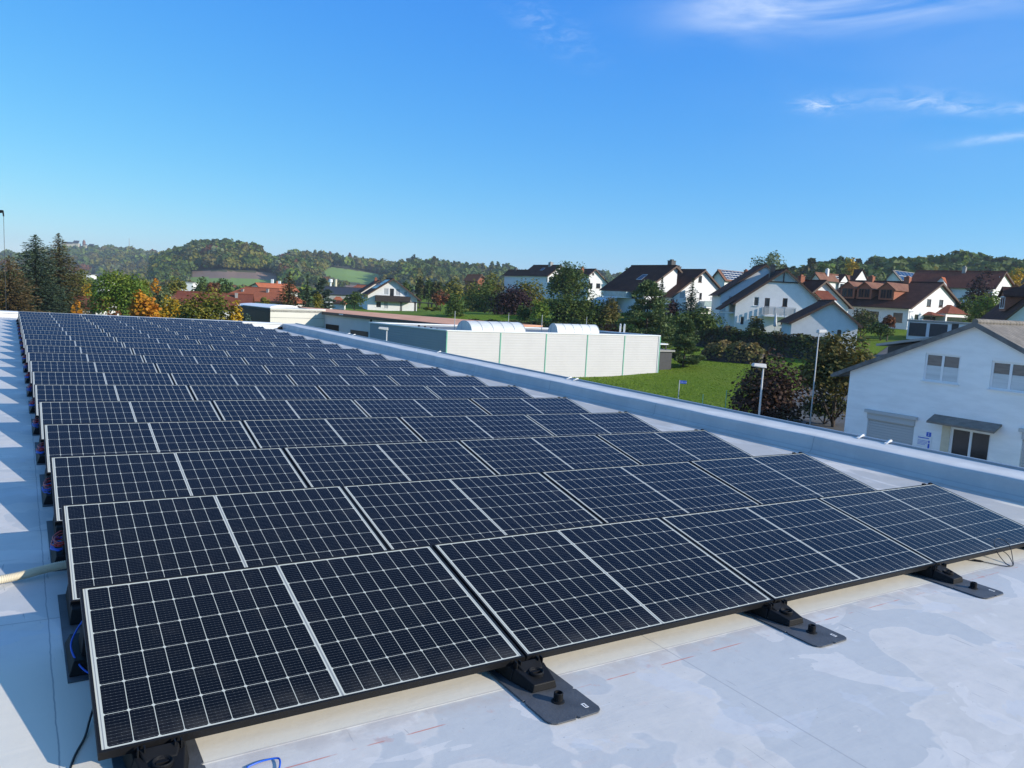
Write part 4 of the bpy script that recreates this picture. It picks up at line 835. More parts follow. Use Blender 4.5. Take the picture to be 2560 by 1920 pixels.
for dx_ in (-.35, .05): ld.tube([(q[0]+dx_, q[1]-.3, q[2]-.2), (q[0]+dx_, q[1]-.3, q[2]+.75), (q[0]+dx_, q[1]-.15, q[2]+.9), (q[0]+dx_, q[1]+.25, q[2]+.9), (q[0]+dx_, q[1]+.4, q[2]+.75), (q[0]+dx_, q[1]+.4, q[2]-.2)], .04, 6)
ld.build("ladder_hoop", M_FWHITE, hall)
for px_ in (1925-0,):
    pass
for q_ in (z2(1925, 857), z2(1985, 866), z2(2045, 875), z2(2105, 884)):
    p = L(onz(*q_, c0[2]-.05)); MB().lathe([(.10, p[2]-.1), (.10, p[2]+.12), (.02, p[2]+.14)], 10, (p[0], p[1])).build("roof_vent", M_BLACK, hall)
# bin store at the right end of the hall
q = P(*z4(618, 1085), 74); r = thing("bin_store", "small dark store with two white roof slabs beside the white hall", "shed", (q[0], q[1], GG(q[0], q[1])), A31)
MB().box(-.9, .9, 0, 1.6, -.5, 1.75).build("wall", M_SLATE, r); MB().box(-1.0, 1.1, -.2, 1.8, 1.76, 1.9).build("roof", M_CONC, r); MB().box(-.9, .6, .3, 1.7, 2.4, 2.5).build("upper_slab", M_FWHITE, r); MB().box(-.8, -.7, .4, .5, 1.91, 2.399).box(.4, .5, .4, .5, 1.91, 2.399).build("post", M_SLATE, r)
# orange roofed warehouse
zW = EYE-3.33; NL, NR, FR, FL = onz(815.7, 779.8, zW), onz(1122, 811, zW), onz(1349, 813.4, zW), onz(747, 767, zW)
wh = thing("warehouse", "long grey warehouse under a flat faded orange roof", "building", tuple(NL)); LW = lambda p: np.array(p)-NL
w = MB(); poly = [LW(NL), LW(NR), LW(FR), LW(FL)]
w.hexa([(p[0], p[1], -6) for p in poly], [(p[0], p[1], -.16) for p in poly]); w.build("wall", M_GWALL, wh)
cen = sum(poly)/4; o2 = [p+(p-cen)/np.linalg.norm(p-cen)*.35 for p in poly]
MB().hexa([(p[0], p[1], -.155) for p in o2], [(p[0], p[1], .02) for p in o2]).build("roof", M_ORROOF, wh)
tW = LW(NR)/np.linalg.norm(LW(NR)); nW = np.array([tW[1], -tW[0], 0])
ed = MB()
def wbox(k0, k1, za, zb, out, mb=None):
    mb = mb or MB(); a = tW*k0+nW*out[1]; b = tW*k1+nW*out[1]; c = tW*k1+nW*out[0]; d = tW*k0+nW*out[0]
    return mb.hexa([(p[0], p[1], za) for p in (a, b, c, d)], [(p[0], p[1], zb) for p in (a, b, c, d)])
LWn = np.linalg.norm(LW(NR)); wbox(-.3, LWn+.3, -.30, .0, (.36, .42)).build("eaves_board", M_SLATE, wh)
def whp(q): p = plane_hit(*q, NL, nW)-NL; return p@tW, p[2]
for (qa, qb, nm, m) in ((z2(985, 825), z2(1133, 905), "loading_door", M_BLACK), (z2(1252, 885), z2(1423, 960), "window_band", M_SLATE), (z2(1448, 770), z2(1460, 830), "downpipe", M_BLACK), (z2(1172, 730), z2(1208, 742), "wall_lamp", M_FWHITE)):
    (k0, zt), (k1, zb) = whp(qa), whp(qb); k0 = max(k0, .05); wbox(k0, k1, zb-(1.2 if 'door' in nm or 'pipe' in nm else 0), zt, (.004, .5 if 'lamp' in nm else .06)).build(nm, m, wh)
# pale block with dark side wall
qA = P(814, 775.2, 92); a36 = math.radians(38); nB = np.array([math.sin(a36), -math.cos(a36), 0]); qB = plane_hit(676, 771, qA, nB); aD = math.radians(-50); nD = np.array([math.sin(aD), -math.cos(aD), 0]); qC = plane_hit(593, 762, qB, nD); qD = qA+(qC-qB)
blk = thing("panel_building", "flat building with pale boarded front and dark side wall", "building", tuple(qB)); LB = lambda p: np.array(p)-qB
w = MB(); wallq(w, LB(qB), LB(qA), 0, LB(qA)[2], -6, .25); w.build("board_wall", corr_mat("pale boards", (.70, .665, .58), .9), blk)
w = MB(); wallq(w, LB(qC), LB(qB), LB(qC)[2], 0, -6, .25); w.build("dark_wall", M_SLATE, blk)
jt = MB(); tB = LB(qA)[:2]/np.linalg.norm(LB(qA)[:2])
for z in (-1.05, -2.0): jt.hexa([(*(nB[:2]*.02), z), (*(LB(qA)[:2]+nB[:2]*.02), z), (*(LB(qA)[:2]+nB[:2]*.002), z), (*(nB[:2]*.002), z)], [(*(nB[:2]*.02), z+.05), (*(LB(qA)[:2]+nB[:2]*.02), z+.05), (*(LB(qA)[:2]+nB[:2]*.002), z+.05), (*(nB[:2]*.002), z+.05)])
jt.build("joint", M_CONC, blk)
rp = [LB(p) for p in (qB, qA, qD, qC)]; MB().hexa([(p[0], p[1], p[2]-.4) for p in rp], [(p[0], p[1], p[2]-.12) for p in rp]).build("roof", M_ROOFG, blk)
cp = MB()
for a, b in ((0, 1), (3, 0)):
    pa, pb = rp[a], rp[b]; t_ = (pb-pa)[:2]/np.linalg.norm((pb-pa)[:2]); n_ = np.array([-t_[1], t_[0]])
    cp.hexa([(*(pa[:2]-n_*.05), pa[2]+.003), (*(pb[:2]-n_*.05), pb[2]+.003), (*(pb[:2]+n_*.3), pb[2]+.003), (*(pa[:2]+n_*.3), pa[2]+.003)], [(*(pa[:2]-n_*.05), pa[2]+.08), (*(pb[:2]-n_*.05), pb[2]+.08), (*(pb[:2]+n_*.3), pb[2]+.08), (*(pa[:2]+n_*.3), pa[2]+.08)])
cp.build("coping", M_FWHITE, blk)
va = onz(*z2(450, 668), qB[2]-.1)-qB; vb = onz(*z2(735, 668), qB[2]-.1)-qB; ax = vb-va; ln = np.linalg.norm(ax); ax /= ln; ay = np.array([-ax[1], ax[0], 0]); sk = MB(); N_ = 12; pr = [(math.cos(PI*i/N_), math.sin(PI*i/N_)) for i in range(N_+1)]
for k in (0, 1):
    for cs, sn in pr: sk.v.append(tuple(va+ax*ln*(.5+.5*cs)+ay*5*k+np.array([0, 0, .32*sn])))
for i in range(N_): sk.f.append((i, i+1, N_+2+i, N_+1+i)); sk.m.append(0)
sk.f.append(tuple(range(N_+1))); sk.m.append(0); sk.build("arched_skylight", M_FWHITE, blk)
# ---------------------------------------------------------------- near white house on the right
M_BOARD = mat("weathered boards", (.17, .165, .16), .8, .35, 3, .2, 25, stretch=(1, 6, 1))
M_NEARW = mat("white painted brick", (.92, .915, .90), .8, .09, .8, .6, 7, stretch=(1, 1, 4))
h = House("house", "near white house with grey tiled roof and double windows, at the right edge", "house", (2118, 1000, 36), -55, z5(1757, 735), z6(1003, 240), z6(2560, 265), -.1, depth=11, roof=M_TGREY, wall=M_NEARW, fascia=M_BOARD, ohf=.22, ohs=.72, th=.14)
for q, w_, h_, kd, fm, sl_ in ((z6(1684, 208), 228, 182, 'double', M_FWHITE, True), (z6(2122, 262), 255, 186, 'double', M_FWHITE, True), (z6(1348, 640), 305, 250, 'shutter', M_ALU, False), (z6(1858, 735), 262, 262, 'double', M_FWHITE, False), (z6(2330, 790), 290, 300, 'shutter', M_ALU, False)):
    h.win(q, w_, h_, kind=kd, frame=fm, sill=sl_)
h.all(bd=.05)
M_PANE2 = mat("reflection toned glass", (.13, .135, .14), .12, .3, 5, stretch=(.4, .4, 3))  # grey wavy reflection put into the pane colour
for f_ in [c for c in h.root.children if c.name.startswith('window')][:2]:
    for p_ in f_.children: p_.data.materials.clear(); p_.data.materials.append(M_PANE2)
M_BLIND = mat("pleated blind", (.66, .68, .68), .7, .2, 1, .5, 6, stretch=(.3, .3, 4))
for i in range(2):
    s_, a0, a1, v0, v1, *_ = h.wins[i]; c = (a0+a1)/2
    for (x0_, x1_) in ((a0+.08, c-.055), (c+.055, a1-.08)): MB().box(x0_, x1_, .070, .086, v0+.08, v0+(v1-v0)*.56).build("blind", M_BLIND, h.root)
for i in (2, 4):
    s_, a0, a1, v0, v1, *_ = h.wins[i]; MB().box(a0-.12, a1+.12, -.16, -.004, v1+.02, v1+.16).box(a0-.02, a1+.02, -.06, .03, v1-.26, v1+.015).build("shutter_box", M_ALU, h.root)
    sm = MB()
    for z in np.arange(v0+.1, v1-.3, .12): sm.box(a0+.08, a1-.08, .060, .088, z, z+.10)
    sm.build("shutter_slats", M_ALU, h.root)
s_, a0, a1, v0, v1, *_ = h.wins[3]
MB().hexa([(a0-.75, -.62, v1+.10), (a1+.35, -.62, v1+.10), (a1+.35, -.004, v1+.36), (a0-.75, -.004, v1+.36)], [(a0-.75, -.62, v1+.18), (a1+.35, -.62, v1+.18), (a1+.35, -.004, v1+.44), (a0-.75, -.004, v1+.44)]).build("awning", M_TGREY, h.root)
MB().box(a0-.35, a0-.02, -.035, -.003, 0, v1+.1).build("door_panel", M_CREAM, h.root)
(n0, nz0), (n1, nz1) = h.uv(*z6(1585, 645)), h.uv(*z6(1617, 622)); pl = MB().box(n0, n1, -.03, -.004, nz0, nz1).build("number_plate", M_BLUE, h.root)
HN = (pl, (n0+n1)/2, (nz0+nz1)/2, (nz1-nz0)*.8)
(n0, nz0), (n1, nz1) = h.uv(*z6(1522, 715)), h.uv(*z6(1622, 650)); pl = MB().box(n0, n1, -.03, -.004, nz0-.15, nz1).build("notice_board", M_FWHITE, h.root)
tx = MB(); hh_ = nz1-nz0
for k, (f0, f1, z, t_) in enumerate(((.05, .82, .80, .07), (.05, .78, .60, .03), (.05, .74, .50, .03), (.05, .70, .40, .03), (.05, .60, .30, .03))): tx.box(n0+(n1-n0)*f0, n0+(n1-n0)*f1, -.034, -.031, nz0+hh_*z, nz0+hh_*(z+t_))
tx.box(n1-.14, n1-.06, -.034, -.031, nz0+.05, nz0+hh_*.45).box(n1-.13, n1-.07, -.034, -.031, nz0+hh_*.5, nz0+hh_*.68); tx.build("notice_print", M_BLUE, pl)
A_, B_, C_, D_ = h.uv(*z5(722, 948)), h.uv(*z5(1392, 856)), h.uv(*z5(815, 1062)), h.uv(*z5(1350, 930))
A2 = h.uv(*z5(812, 962))
sd = MB(); sd.prism([(A2[0], .5, C_[1]-.2), (B_[0], .5, B_[1]-.7), (B_[0], .5, B_[1]-.15), (A2[0], .5, A2[1]-.05)], (0, 6.5, 0)); sdo = sd.build("shed_dormer", M_SLATE, h.root)
MB().prism([(A_[0], .25, A_[1]-.09), (B_[0]+.5, .25, B_[1]-.02), (B_[0]+.5, .25, B_[1]+.09), (A_[0], .25, A_[1]+.02)], (0, 7.1, 0)).build("dormer_roof", M_CONC, sdo)
# garages across the street
q = P(*z5(1255, 862), 108); gr = thing("garage_block", "flat white garage block with two dark doors", "garage", (q[0], q[1], q[2]-.1), math.radians(-30))
sc_ = 1.15*108/FPX*.253165; gx = lambda a: (a-1255)*sc_
MB().box(gx(1098), gx(1670), .12, 6, -.6, (862-745)*sc_).build("wall", M_FWHITE, gr); MB().box(gx(1090), gx(1675), -.05, 6.1, (862-744)*sc_, (862-730)*sc_).build("roof", M_CONC, gr)
for a, b in ((1112, 1243), (1268, 1400)): MB().box(gx(a), gx(b), .05, .115, -.1, (862-755)*sc_).build("garage_door", M_SLATE, gr)
MB().box(gx(1430), gx(1480), .06, .115, .8, 1.9).build("window", M_PANE, gr)
# ---------------------------------------------------------------- foliage
def leaf_mat(name, c1, c2, c3=None, trans=.25):
    m = bpy.data.materials.new(name); m.use_nodes = True; t = NT(m.node_tree); b = m.node_tree.nodes['Principled BSDF']
    at = m.node_tree.nodes.new("ShaderNodeAttribute"); at.attribute_name = "tint"; f = at.outputs['Fac']
    col = t.mix(f, c1, c2)
    if c3: col = t.mix(t.ramp(t.noise(t.obj(), .55, 3, .6), .48, .62), col, c3)
    t.l.new(col, b.inputs['Base Color']); b.inputs['Roughness'].default_value = .65; b.inputs['Specular IOR Level'].default_value = .25
    if trans:
        tr = m.node_tree.nodes.new("ShaderNodeBsdfTranslucent"); t.l.new(col, tr.inputs[0]); mx = m.node_tree.nodes.new("ShaderNodeMixShader"); mx.inputs[0].default_value = trans
        t.l.new(b.outputs[0], mx.inputs[1]); t.l.new(tr.outputs[0], mx.inputs[2]); t.l.new(mx.outputs[0], m.node_tree.nodes['Material Output'].inputs[0])
    return m
LM = {
 'green': leaf_mat("green leaves", (.075, .145, .016), (.16, .235, .030), (.22, .25, .03)), 'deep': leaf_mat("deep green leaves", (.045, .088, .018), (.095, .140, .028), (.115, .150, .022)),
 'olive': leaf_mat("olive leaves", (.14, .14, .02), (.26, .22, .03), (.10, .13, .02)), 'yellow': leaf_mat("yellow leaves", (.42, .25, .015), (.60, .38, .025), (.22, .20, .02)),
 'orange': leaf_mat("orange leaves", (.42, .16, .015), (.62, .31, .02), (.55, .22, .02)), 'rust': leaf_mat("russet leaves", (.16, .055, .025), (.26, .10, .035), (.12, .07, .03)),
 'brown': leaf_mat("thin brown needles", (.14, .095, .040), (.22, .155, .065), (.11, .095, .04)), 'purple': leaf_mat("dark purple leaves", (.028, .012, .016), (.055, .022, .024), (.040, .022, .018), .1),
 'plum': leaf_mat("bronze purple leaves", (.045, .022, .018), (.085, .045, .026), (.060, .050, .018), .15), 'spruce': leaf_mat("spruce needles", (.040, .070, .040), (.085, .120, .068), None, .1), 'bluegreen': leaf_mat("blue green needles", (.045, .080, .060), (.095, .135, .095), None, .1),
 'fir': leaf_mat("brownish fir needles", (.075, .080, .026), (.14, .125, .045), (.11, .075, .03), .1), 'pine': leaf_mat("pine needles", (.075, .115, .036), (.15, .195, .065), None, .1), 'pale': leaf_mat("pale green leaves", (.13, .165, .07), (.23, .26, .12), None),
 'darkhedge': leaf_mat("dark hedge leaves", (.050, .072, .016), (.095, .115, .028), (.085, .060, .022), .15), 'brownhedge': leaf_mat("bronze hedge leaves", (.19, .135, .045), (.29, .205, .07), (.15, .14, .035), .15), 'lime': leaf_mat("light green leaves", (.10, .17, .02), (.17, .25, .035), None), 'mixed': leaf_mat("half turned leaves", (.105, .10, .022), (.19, .145, .035), (.060, .075, .018))}
M_BARK = mat("bark", (.085, .065, .050), .9, .4, 3, .4, 12); M_BARKL = mat("pale bark", (.22, .19, .15), .9, .4, 3, .4, 12)
def leaf_mesh(name, cen, size, rng, m, out=None, elong=1.35, flat=.35):
    n = len(cen); nr = rng.normal(size=(n, 3)); nr[:, 2] = np.abs(nr[:, 2])+flat
    if out is not None: nr += out*.9
    nr /= np.linalg.norm(nr, axis=1)[:, None]
    t = rng.normal(size=(n, 3)); t -= (t*nr).sum(1)[:, None]*nr; t /= np.linalg.norm(t, axis=1)[:, None]; b = np.cross(nr, t)
    s = (size*rng.uniform(.6, 1.25, n))[:, None]
    v = np.empty((n, 4, 3)); v[:, 0] = cen-t*s*elong*.5; v[:, 1] = cen+b*s*.5+nr*s*.06; v[:, 2] = cen+t*s*elong*.5; v[:, 3] = cen-b*s*.5+nr*s*.06
    return quads_mesh(name, v, rng, m)
def quads_mesh(name, v, rng, m, tint=None):
    n = len(v); me = bpy.data.meshes.new(name); me.vertices.add(4*n); me.vertices.foreach_set('co', v.reshape(-1).astype(np.float32)); me.loops.add(4*n); me.loops.foreach_set('vertex_index', np.arange(4*n, dtype=np.int32))
    me.polygons.add(n); me.polygons.foreach_set('loop_start', np.arange(0, 4*n, 4, dtype=np.int32)); me.polygons.foreach_set('loop_total', np.full(n, 4, np.int32))
    a = me.attributes.new("tint", 'FLOAT', 'FACE'); a.data.foreach_set('value', (rng.random(n) if tint is None else tint).astype(np.float32)); me.materials.append(m); me.update(calc_edges=True); me.validate(); return me
def crown_points(rng, rx, ry, rz, n, lobes, jag, dome=False):
    L_ = []
    for i in range(lobes):
        th = rng.uniform(0, 2*PI); ph = math.acos(rng.uniform(0 if dome else -.55, 1)); r = rng.uniform(.35, .74)
        L_.append((r*math.sin(ph)*math.cos(th), r*math.sin(ph)*math.sin(th), r*math.cos(ph), rng.uniform(.30, .50)*(1+jag*.2)))
    L_ = np.array(L_); k = rng.integers(0, lobes, n); d = rng.normal(size=(n, 3)); d /= np.linalg.norm(d, axis=1)[:, None]; d[:, 2] = np.where(d[:, 2] < -.5, -d[:, 2], d[:, 2])
    r = L_[k, 3]*rng.uniform(.45, 1.06, n)**.6; p = L_[k, :3]+d*r[:, None]
    return p*np.array([rx, ry, rz]), d
def broad(rng, w, h, col, leaf, dens=1.0, lobes=None, jag=.3, trunk=.10, limbs=5, bark=None):
    # crown mesh + trunk mesh, origin at the ground; h total height, w crown width
    hb = h*trunk; rz = (h-hb)/2*1.08; rx = w/2*1.06; lobes = lobes or int(14+w*2.2)
    n = int(min(16000, max(900, dens*4.6*(w*(h-hb))/(leaf*leaf))))
    if trunk <= .01:                                   # bushy dome that reaches the ground
        p, d = crown_points(rng, rx, rx, h*.98, n, lobes, jag, True); p[:, 2] = np.abs(p[:, 2])
    else: p, d = crown_points(rng, rx, rx, rz, n, lobes, jag); p[:, 2] += hb+(h-hb)/2
    me = leaf_mesh("crown", p, leaf, rng, LM[col], d)
    tr = MB(); r0 = max(.07, h*.022); tr.tube([(0, 0, -.4), (.02*h*rng.normal()*.3, 0, hb*.6), (0, .0, hb+.35*(h-hb)), (0, 0, h*.86)], [r0*1.3, r0, r0*.6, r0*.15], 7)
    for i in range(limbs):
        a = rng.uniform(0, 2*PI); z0 = hb*rng.uniform(.7, 1.5); L_ = w*.33
        tr.tube([(0, 0, z0), (math.cos(a)*L_*.5, math.sin(a)*L_*.5, z0+(h-hb)*.22), (math.cos(a)*L_, math.sin(a)*L_, z0+(h-hb)*.5)], [r0*.5, r0*.3, r0*.1], 5)
    return me, tr.mesh("trunk", bark or M_BARK, True)
def conifer(rng, w, h, col, leaf, dens=1.0, trunk=.03, droop=.25, power=.85, ragged=.2):
    hb = h*trunk; V = []; lev = int(max(14, h/leaf*1.25))
    for i in range(lev):
        f = i/(lev-1); z = hb+(h-hb)*f; R_m = (w/2)*((1-f)**power)*rng.uniform(1-ragged, 1.06)+.04*w*(1-f)
        nb = int(max(5, 17*(1-f)+5)); a0 = rng.uniform(0, 6.28)
        for k in range(nb):
            a = a0+2*PI*k/nb+rng.normal()*.15; R_b = R_m*rng.uniform(.62, 1.1); st = max(2, int(R_b/leaf*1.7*dens))
            for q in range(st):
                g_ = (q+rng.uniform(.1, .9))/st
                V.append((math.cos(a)*R_b*g_+rng.normal()*leaf*.22, math.sin(a)*R_b*g_+rng.normal()*leaf*.22, z-droop*R_b*g_**1.3+.18*R_b*max(0, g_-.7)+rng.normal()*leaf*.16, a))
    V.append((0, 0, h*1.0, 0)); V.append((0, 0, h*.985, 1)); V = np.array(V); n = len(V); a = V[:, 3]; c = V[:, :3]
    t = np.stack([np.cos(a), np.sin(a), -droop+rng.normal(size=n)*.25], 1); t /= np.linalg.norm(t, axis=1)[:, None]; b = np.stack([-np.sin(a), np.cos(a), rng.normal(size=n)*.5], 1); b /= np.linalg.norm(b, axis=1)[:, None]
    s = (leaf*rng.uniform(.6, 1.2, n))[:, None]; q = np.empty((n, 4, 3)); q[:, 0] = c-t*s*.75; q[:, 1] = c+b*s*.42; q[:, 2] = c+t*s*.75; q[:, 3] = c-b*s*.42
    tr = MB(); r0 = max(.06, h*.016); tr.tube([(0, 0, -.4), (0, 0, h*.5), (0, 0, h*.99)], [r0*1.3, r0*.8, r0*.1], 7)
    return quads_mesh("crown", q, rng, LM[col]), tr.mesh("trunk", M_BARK, True)
def pine(rng, w, h, col, leaf, dens=1.0):
    V = []; D_ = []; hb = h*.03
    for i in range(int(60+w*8)):
        f = rng.uniform(0, 1)**1.25; z = hb+(h-hb)*f; R_m = w/2*(1-f**1.8)*rng.uniform(.3, 1.05)+.12; a = rng.uniform(0, 6.28); c = np.array([math.cos(a)*R_m, math.sin(a)*R_m, z+R_m*.18])
        k = int(80*dens); d = rng.normal(size=(k, 3)); d /= np.linalg.norm(d, axis=1)[:, None]; d[:, 2] = np.abs(d[:, 2])*.8
        V.append(c+d*(w*.13)*rng.uniform(.2, 1, (k, 1))*np.array([1, 1, .75])); D_.append(d)
    p, d = np.concatenate(V), np.concatenate(D_); n = len(p); t = d+rng.normal(size=(n, 3))*.3; t /= np.linalg.norm(t, axis=1)[:, None]; b = np.cross(t, rng.normal(size=(n, 3))); b /= np.linalg.norm(b, axis=1)[:, None]
    s = (leaf*rng.uniform(.7, 1.3, n))[:, None]; q = np.empty((n, 4, 3)); q[:, 0] = p-t*s*.7; q[:, 1] = p+b*s*.25; q[:, 2] = p+t*s*.8; q[:, 3] = p-b*s*.25
    tr = MB(); r0 = h*.022; tr.tube([(0, 0, -.4), (.1, 0, h*.4), (0, 0, h*.9)], [r0*1.3, r0*.8, r0*.2], 7)
    for i in range(9):
        a = rng.uniform(0, 6.28); z = h*rng.uniform(.15, .75); tr.tube([(0, 0, z), (math.cos(a)*w*.3, math.sin(a)*w*.3, z+w*.1)], [r0*.35, r0*.1], 5)
    return quads_mesh("crown", q, rng, LM[col]), tr.mesh("trunk", M_BARK, True)
def place(name, label, cat, loc, meshes, group=None, rz=0.0):
    r = thing(name, label, cat, loc, rz, group)
    for nm, me in zip(("crown", "trunk"), meshes):
        o = bpy.data.objects.new(nm if cat != 'hedge' else 'foliage', me); C.objects.link(o); o.parent = r
    return r
_seed = [100]
def tree(label, px, top, d, wpx, kind, col, name=None, cat=None, base=None, leaf=None, group=None, **k):
    _seed[0] += 1; rng = np.random.default_rng(_seed[0]); t = P(px, top, d); z0 = GG(t[0], t[1]) if base is None else P(px, base, d)[2]
    h = t[2]-z0; w = wpx*d/FPX; leaf = leaf or max(.14, min(.7, d*.0024)); top0 = top; f = {'broad': broad, 'conifer': conifer, 'pine': pine}[kind]
    nm = name or {'broad': 'tree', 'conifer': 'conifer', 'pine': 'pine_tree'}[kind]
    return place(nm, label, cat or ('bush' if nm in ('bush', 'shrub') else 'tree'), (t[0], t[1], z0), f(rng, w, h, col, leaf, **k), group)
B, K, N = 'broad', 'conifer', 'pine'
sh = dict(name='shrub', trunk=.02, limbs=3)
# left of the far roof edge
tree("thin brown larch at the far left behind the roof edge", 22, 640, 95, 170, K, 'brown', droop=.05, power=.42, ragged=.4, dens=1.3)
tree("tall blue green spruce, the leftmost of the two big conifers", 88, 588, 104, 205, K, 'spruce', droop=.1, power=.52, ragged=.35, dens=1.4)
tree("tall olive brown fir standing right beside the blue green spruce", 146, 584, 110, 180, K, 'fir', droop=.1, power=.62, ragged=.35, dens=1.3)
tree("pale willow like tree right of the tall conifers", 203, 678, 150, 74, B, 'olive')
tree("small bright yellow tree in front of the willow", 216, 706, 122, 34, B, 'yellow', trunk=.1)
tree("low orange bush at the foot of the olive brown fir", 191, 750, 80, 27, B, 'orange', **sh)
tree("large round green tree behind the far roof edge", 306, 681, 86, 150, B, 'green', trunk=.02, dens=1.8, lobes=60)
tree("lighter green tree overlapping the round green tree on its right", 400, 712, 90, 62, B, 'pale', trunk=.08)
tree("small tree with orange top right behind the round green tree", 390, 706, 98, 34, B, 'orange')
tree("bright orange maple directly behind the far roof edge", 359, 736, 70, 82, B, 'orange', trunk=.03, dens=1.5, leaf=.3)
tree("reddish bare twigged bush left of the orange maple", 283, 770, 66, 52, B, 'rust', dens=.45, **sh)
tree("yellow green tree left of the red roofs", 440, 700, 152, 54, B, 'olive')
tree("dark grey green tree above the red roofs", 506, 697, 190, 54, B, 'deep')
tree("rusty bare tree between the red roofs and the brown field", 533, 702, 178, 36, B, 'rust', dens=.5)
tree("dark tree behind the long red roof ridge", 562, 700, 200, 48, B, 'deep')
tree("loose olive tree with golden leaves behind the roof edge", 512, 731, 66, 138, B, 'olive', dens=1.6, trunk=.02, lobes=50, leaf=.22, bark=M_BARKL)
tree("golden yellow bush at the right of the loose olive tree", 583, 757, 66, 54, B, 'yellow', dens=1.3, leaf=.25, **sh)
tree("yellow leaved tree between the orange maple and the loose olive tree", 428, 735, 74, 62, B, 'yellow', dens=1.2, trunk=.06, leaf=.24)
tree("mottled green and gold tree behind the round green tree", 345, 690, 100, 70, B, 'olive', dens=1.3, trunk=.05)
tree("dark bush hiding the lower wall of the red roofed house", 450, 752, 84, 56, B, 'mixed', dens=1.3, **sh)
tree("low golden bush at the left foot of the loose olive tree", 465, 773, 66, 54, B, 'yellow', leaf=.22, dens=1.3, **sh)
tree("dark shrub in the gap between orange maple and white gable", 414, 765, 80, 36, B, 'deep', **sh)
tree("bluish shrub before the dark wall of the panel building", 616, 782, 70, 26, B, 'bluegreen', **sh)
tree("olive shrub between orange roof and broad dark conifer", 664, 745, 130, 34, B, 'olive', **sh)
# centre
tree("broad dark conifer with layered boughs behind the flat skylight", 724, 682, 112, 108, K, 'fir', droop=.15, power=.6, ragged=.3, dens=1.2)
tree("slender dark spruce right of the broad conifer", 769, 688, 112, 64, K, 'spruce', ragged=.3, dens=1.3)
tree("grey blue pine behind the slender spruce", 806, 698, 135, 60, N, 'bluegreen')
tree("small yellow brown tree beside the white caravan", 793, 733, 118, 26, B, 'olive')
tree("dark shrubs growing left of the chalet", 887, 730, 178, 60, B, 'deep', name='shrub', trunk=.02)
for i, (px, top, lab) in enumerate(((1018, 698, "nearest the chalet roof"), (1052, 693, "tallest of its row"), (1074, 700, "third of the row"), (1094, 702, "next to the rusty bush"))):
    tree("dense columnar tree right of the chalet, "+lab, px, top, 214, 30, B, 'darkhedge' if i % 2 else 'deep', trunk=.02, lobes=30, group="columnar trees right of the chalet")
tree("rusty red bush right of the chalet pergola", 1103, 724, 150, 46, B, 'rust', **sh)
tree("olive shrub below the rusty red bush", 1082, 768, 150, 40, B, 'olive', **sh)
tree("yellowish tree above the rusty red bush", 1136, 700, 200, 62, B, 'olive')
tree("round dark green bush at the edge of the shaded lawn", 1141, 728, 122, 58, B, 'deep', trunk=.0)
tree("dark bushy tree behind the shaded lawn", 1208, 702, 150, 96, B, 'deep', trunk=.0)
tree("broad olive yellow tree below the dark ridge house", 1235, 686, 165, 92, B, 'olive', trunk=.0, dens=1.4)
tree("olive yellow tree left of the tall dark green tree", 1325, 690, 160, 104, B, 'olive', trunk=.0, dens=1.4)
tree("olive tree on the crest left of the small dark roof", 1183, 690, 185, 72, B, 'olive', trunk=.0)
tree("wide dark purple beech on the slope", 1284, 706, 126, 122, B, 'purple', trunk=.0, dens=2, lobes=60)
tree("tall dark green tree before the two hill houses", 1425, 659, 142, 108, B, 'deep', trunk=.02, dens=1.8, lobes=50)
tree("clipped green bush right below the purple beech", 1314, 753, 112, 44, B, 'deep', **sh)
tree("rounded green bush, second right of the purple beech", 1350, 752, 110, 50, B, 'green', **sh)
tree("large green bush in the thicket below the tall tree", 1394, 738, 118, 92, B, 'deep', dens=1.6, **sh)
tree("tall olive bush in the middle of the thicket", 1432, 726, 118, 104, B, 'deep', trunk=.0, dens=1.6)
tree("dark green bush at the right of the thicket", 1484, 726, 118, 100, B, 'deep', trunk=.0, dens=1.6)
tree("dark bush beside the glass conservatory", 1528, 730, 118, 76, B, 'mixed', trunk=.0, dens=1.4)
tree("orange tree beside the broad dark roof", 1538, 707, 150, 50, B, 'orange', trunk=.1)
tree("bare slender tree on the skyline left of the broad dark roof", 1572, 666, 205, 24, B, 'pale', dens=.5, trunk=.1)
tree("dark tree behind the orange tree on the crest", 1560, 700, 190, 40, B, 'deep')
tree("red leaved shrub by the hall ladder", 1522, 803, 86, 74, B, 'rust', dens=.8, **sh)
tree("flat olive shrub left of the red leaved shrub", 1452, 800, 90, 90, B, 'darkhedge', **sh)
tree("large spreading pine before the broad dark roof", 1622, 712, 86, 160, N, 'pine', dens=1.5, leaf=.3)
tree("slim blue spruce behind the spreading pine", 1656, 694, 108, 84, K, 'bluegreen', ragged=.3)
tree("dark conifer before the sunny gable", 1733, 697, 108, 112, K, 'spruce', ragged=.35, dens=1.2)
tree("dark purple bush left of the dark conifer", 1682, 748, 108, 46, B, 'purple', **sh)
tree("dark green thicket under the dark conifer", 1752, 772, 102, 110, B, 'deep', dens=1.6, **sh)
tree("dark green bush between the pine and the long hedge", 1700, 775, 100, 50, B, 'deep', **sh)
tree("young pine at the right end of the white hall", 1716, 803, 76, 84, N, 'pine', dens=2.0, leaf=.26)
tree("shrub before the lower windows of the balcony house", 1893, 791, 103, 48, B, 'mixed', **sh)
tree("small dark bushes under the balcony", 1975, 808, 104, 44, B, 'deep', **sh)
tree("bronze purple tree behind the near street lamp", 1934, 897, 44, 184, B, 'plum', dens=2.4, trunk=.0, lobes=34, leaf=.17, jag=1.2, limbs=9)
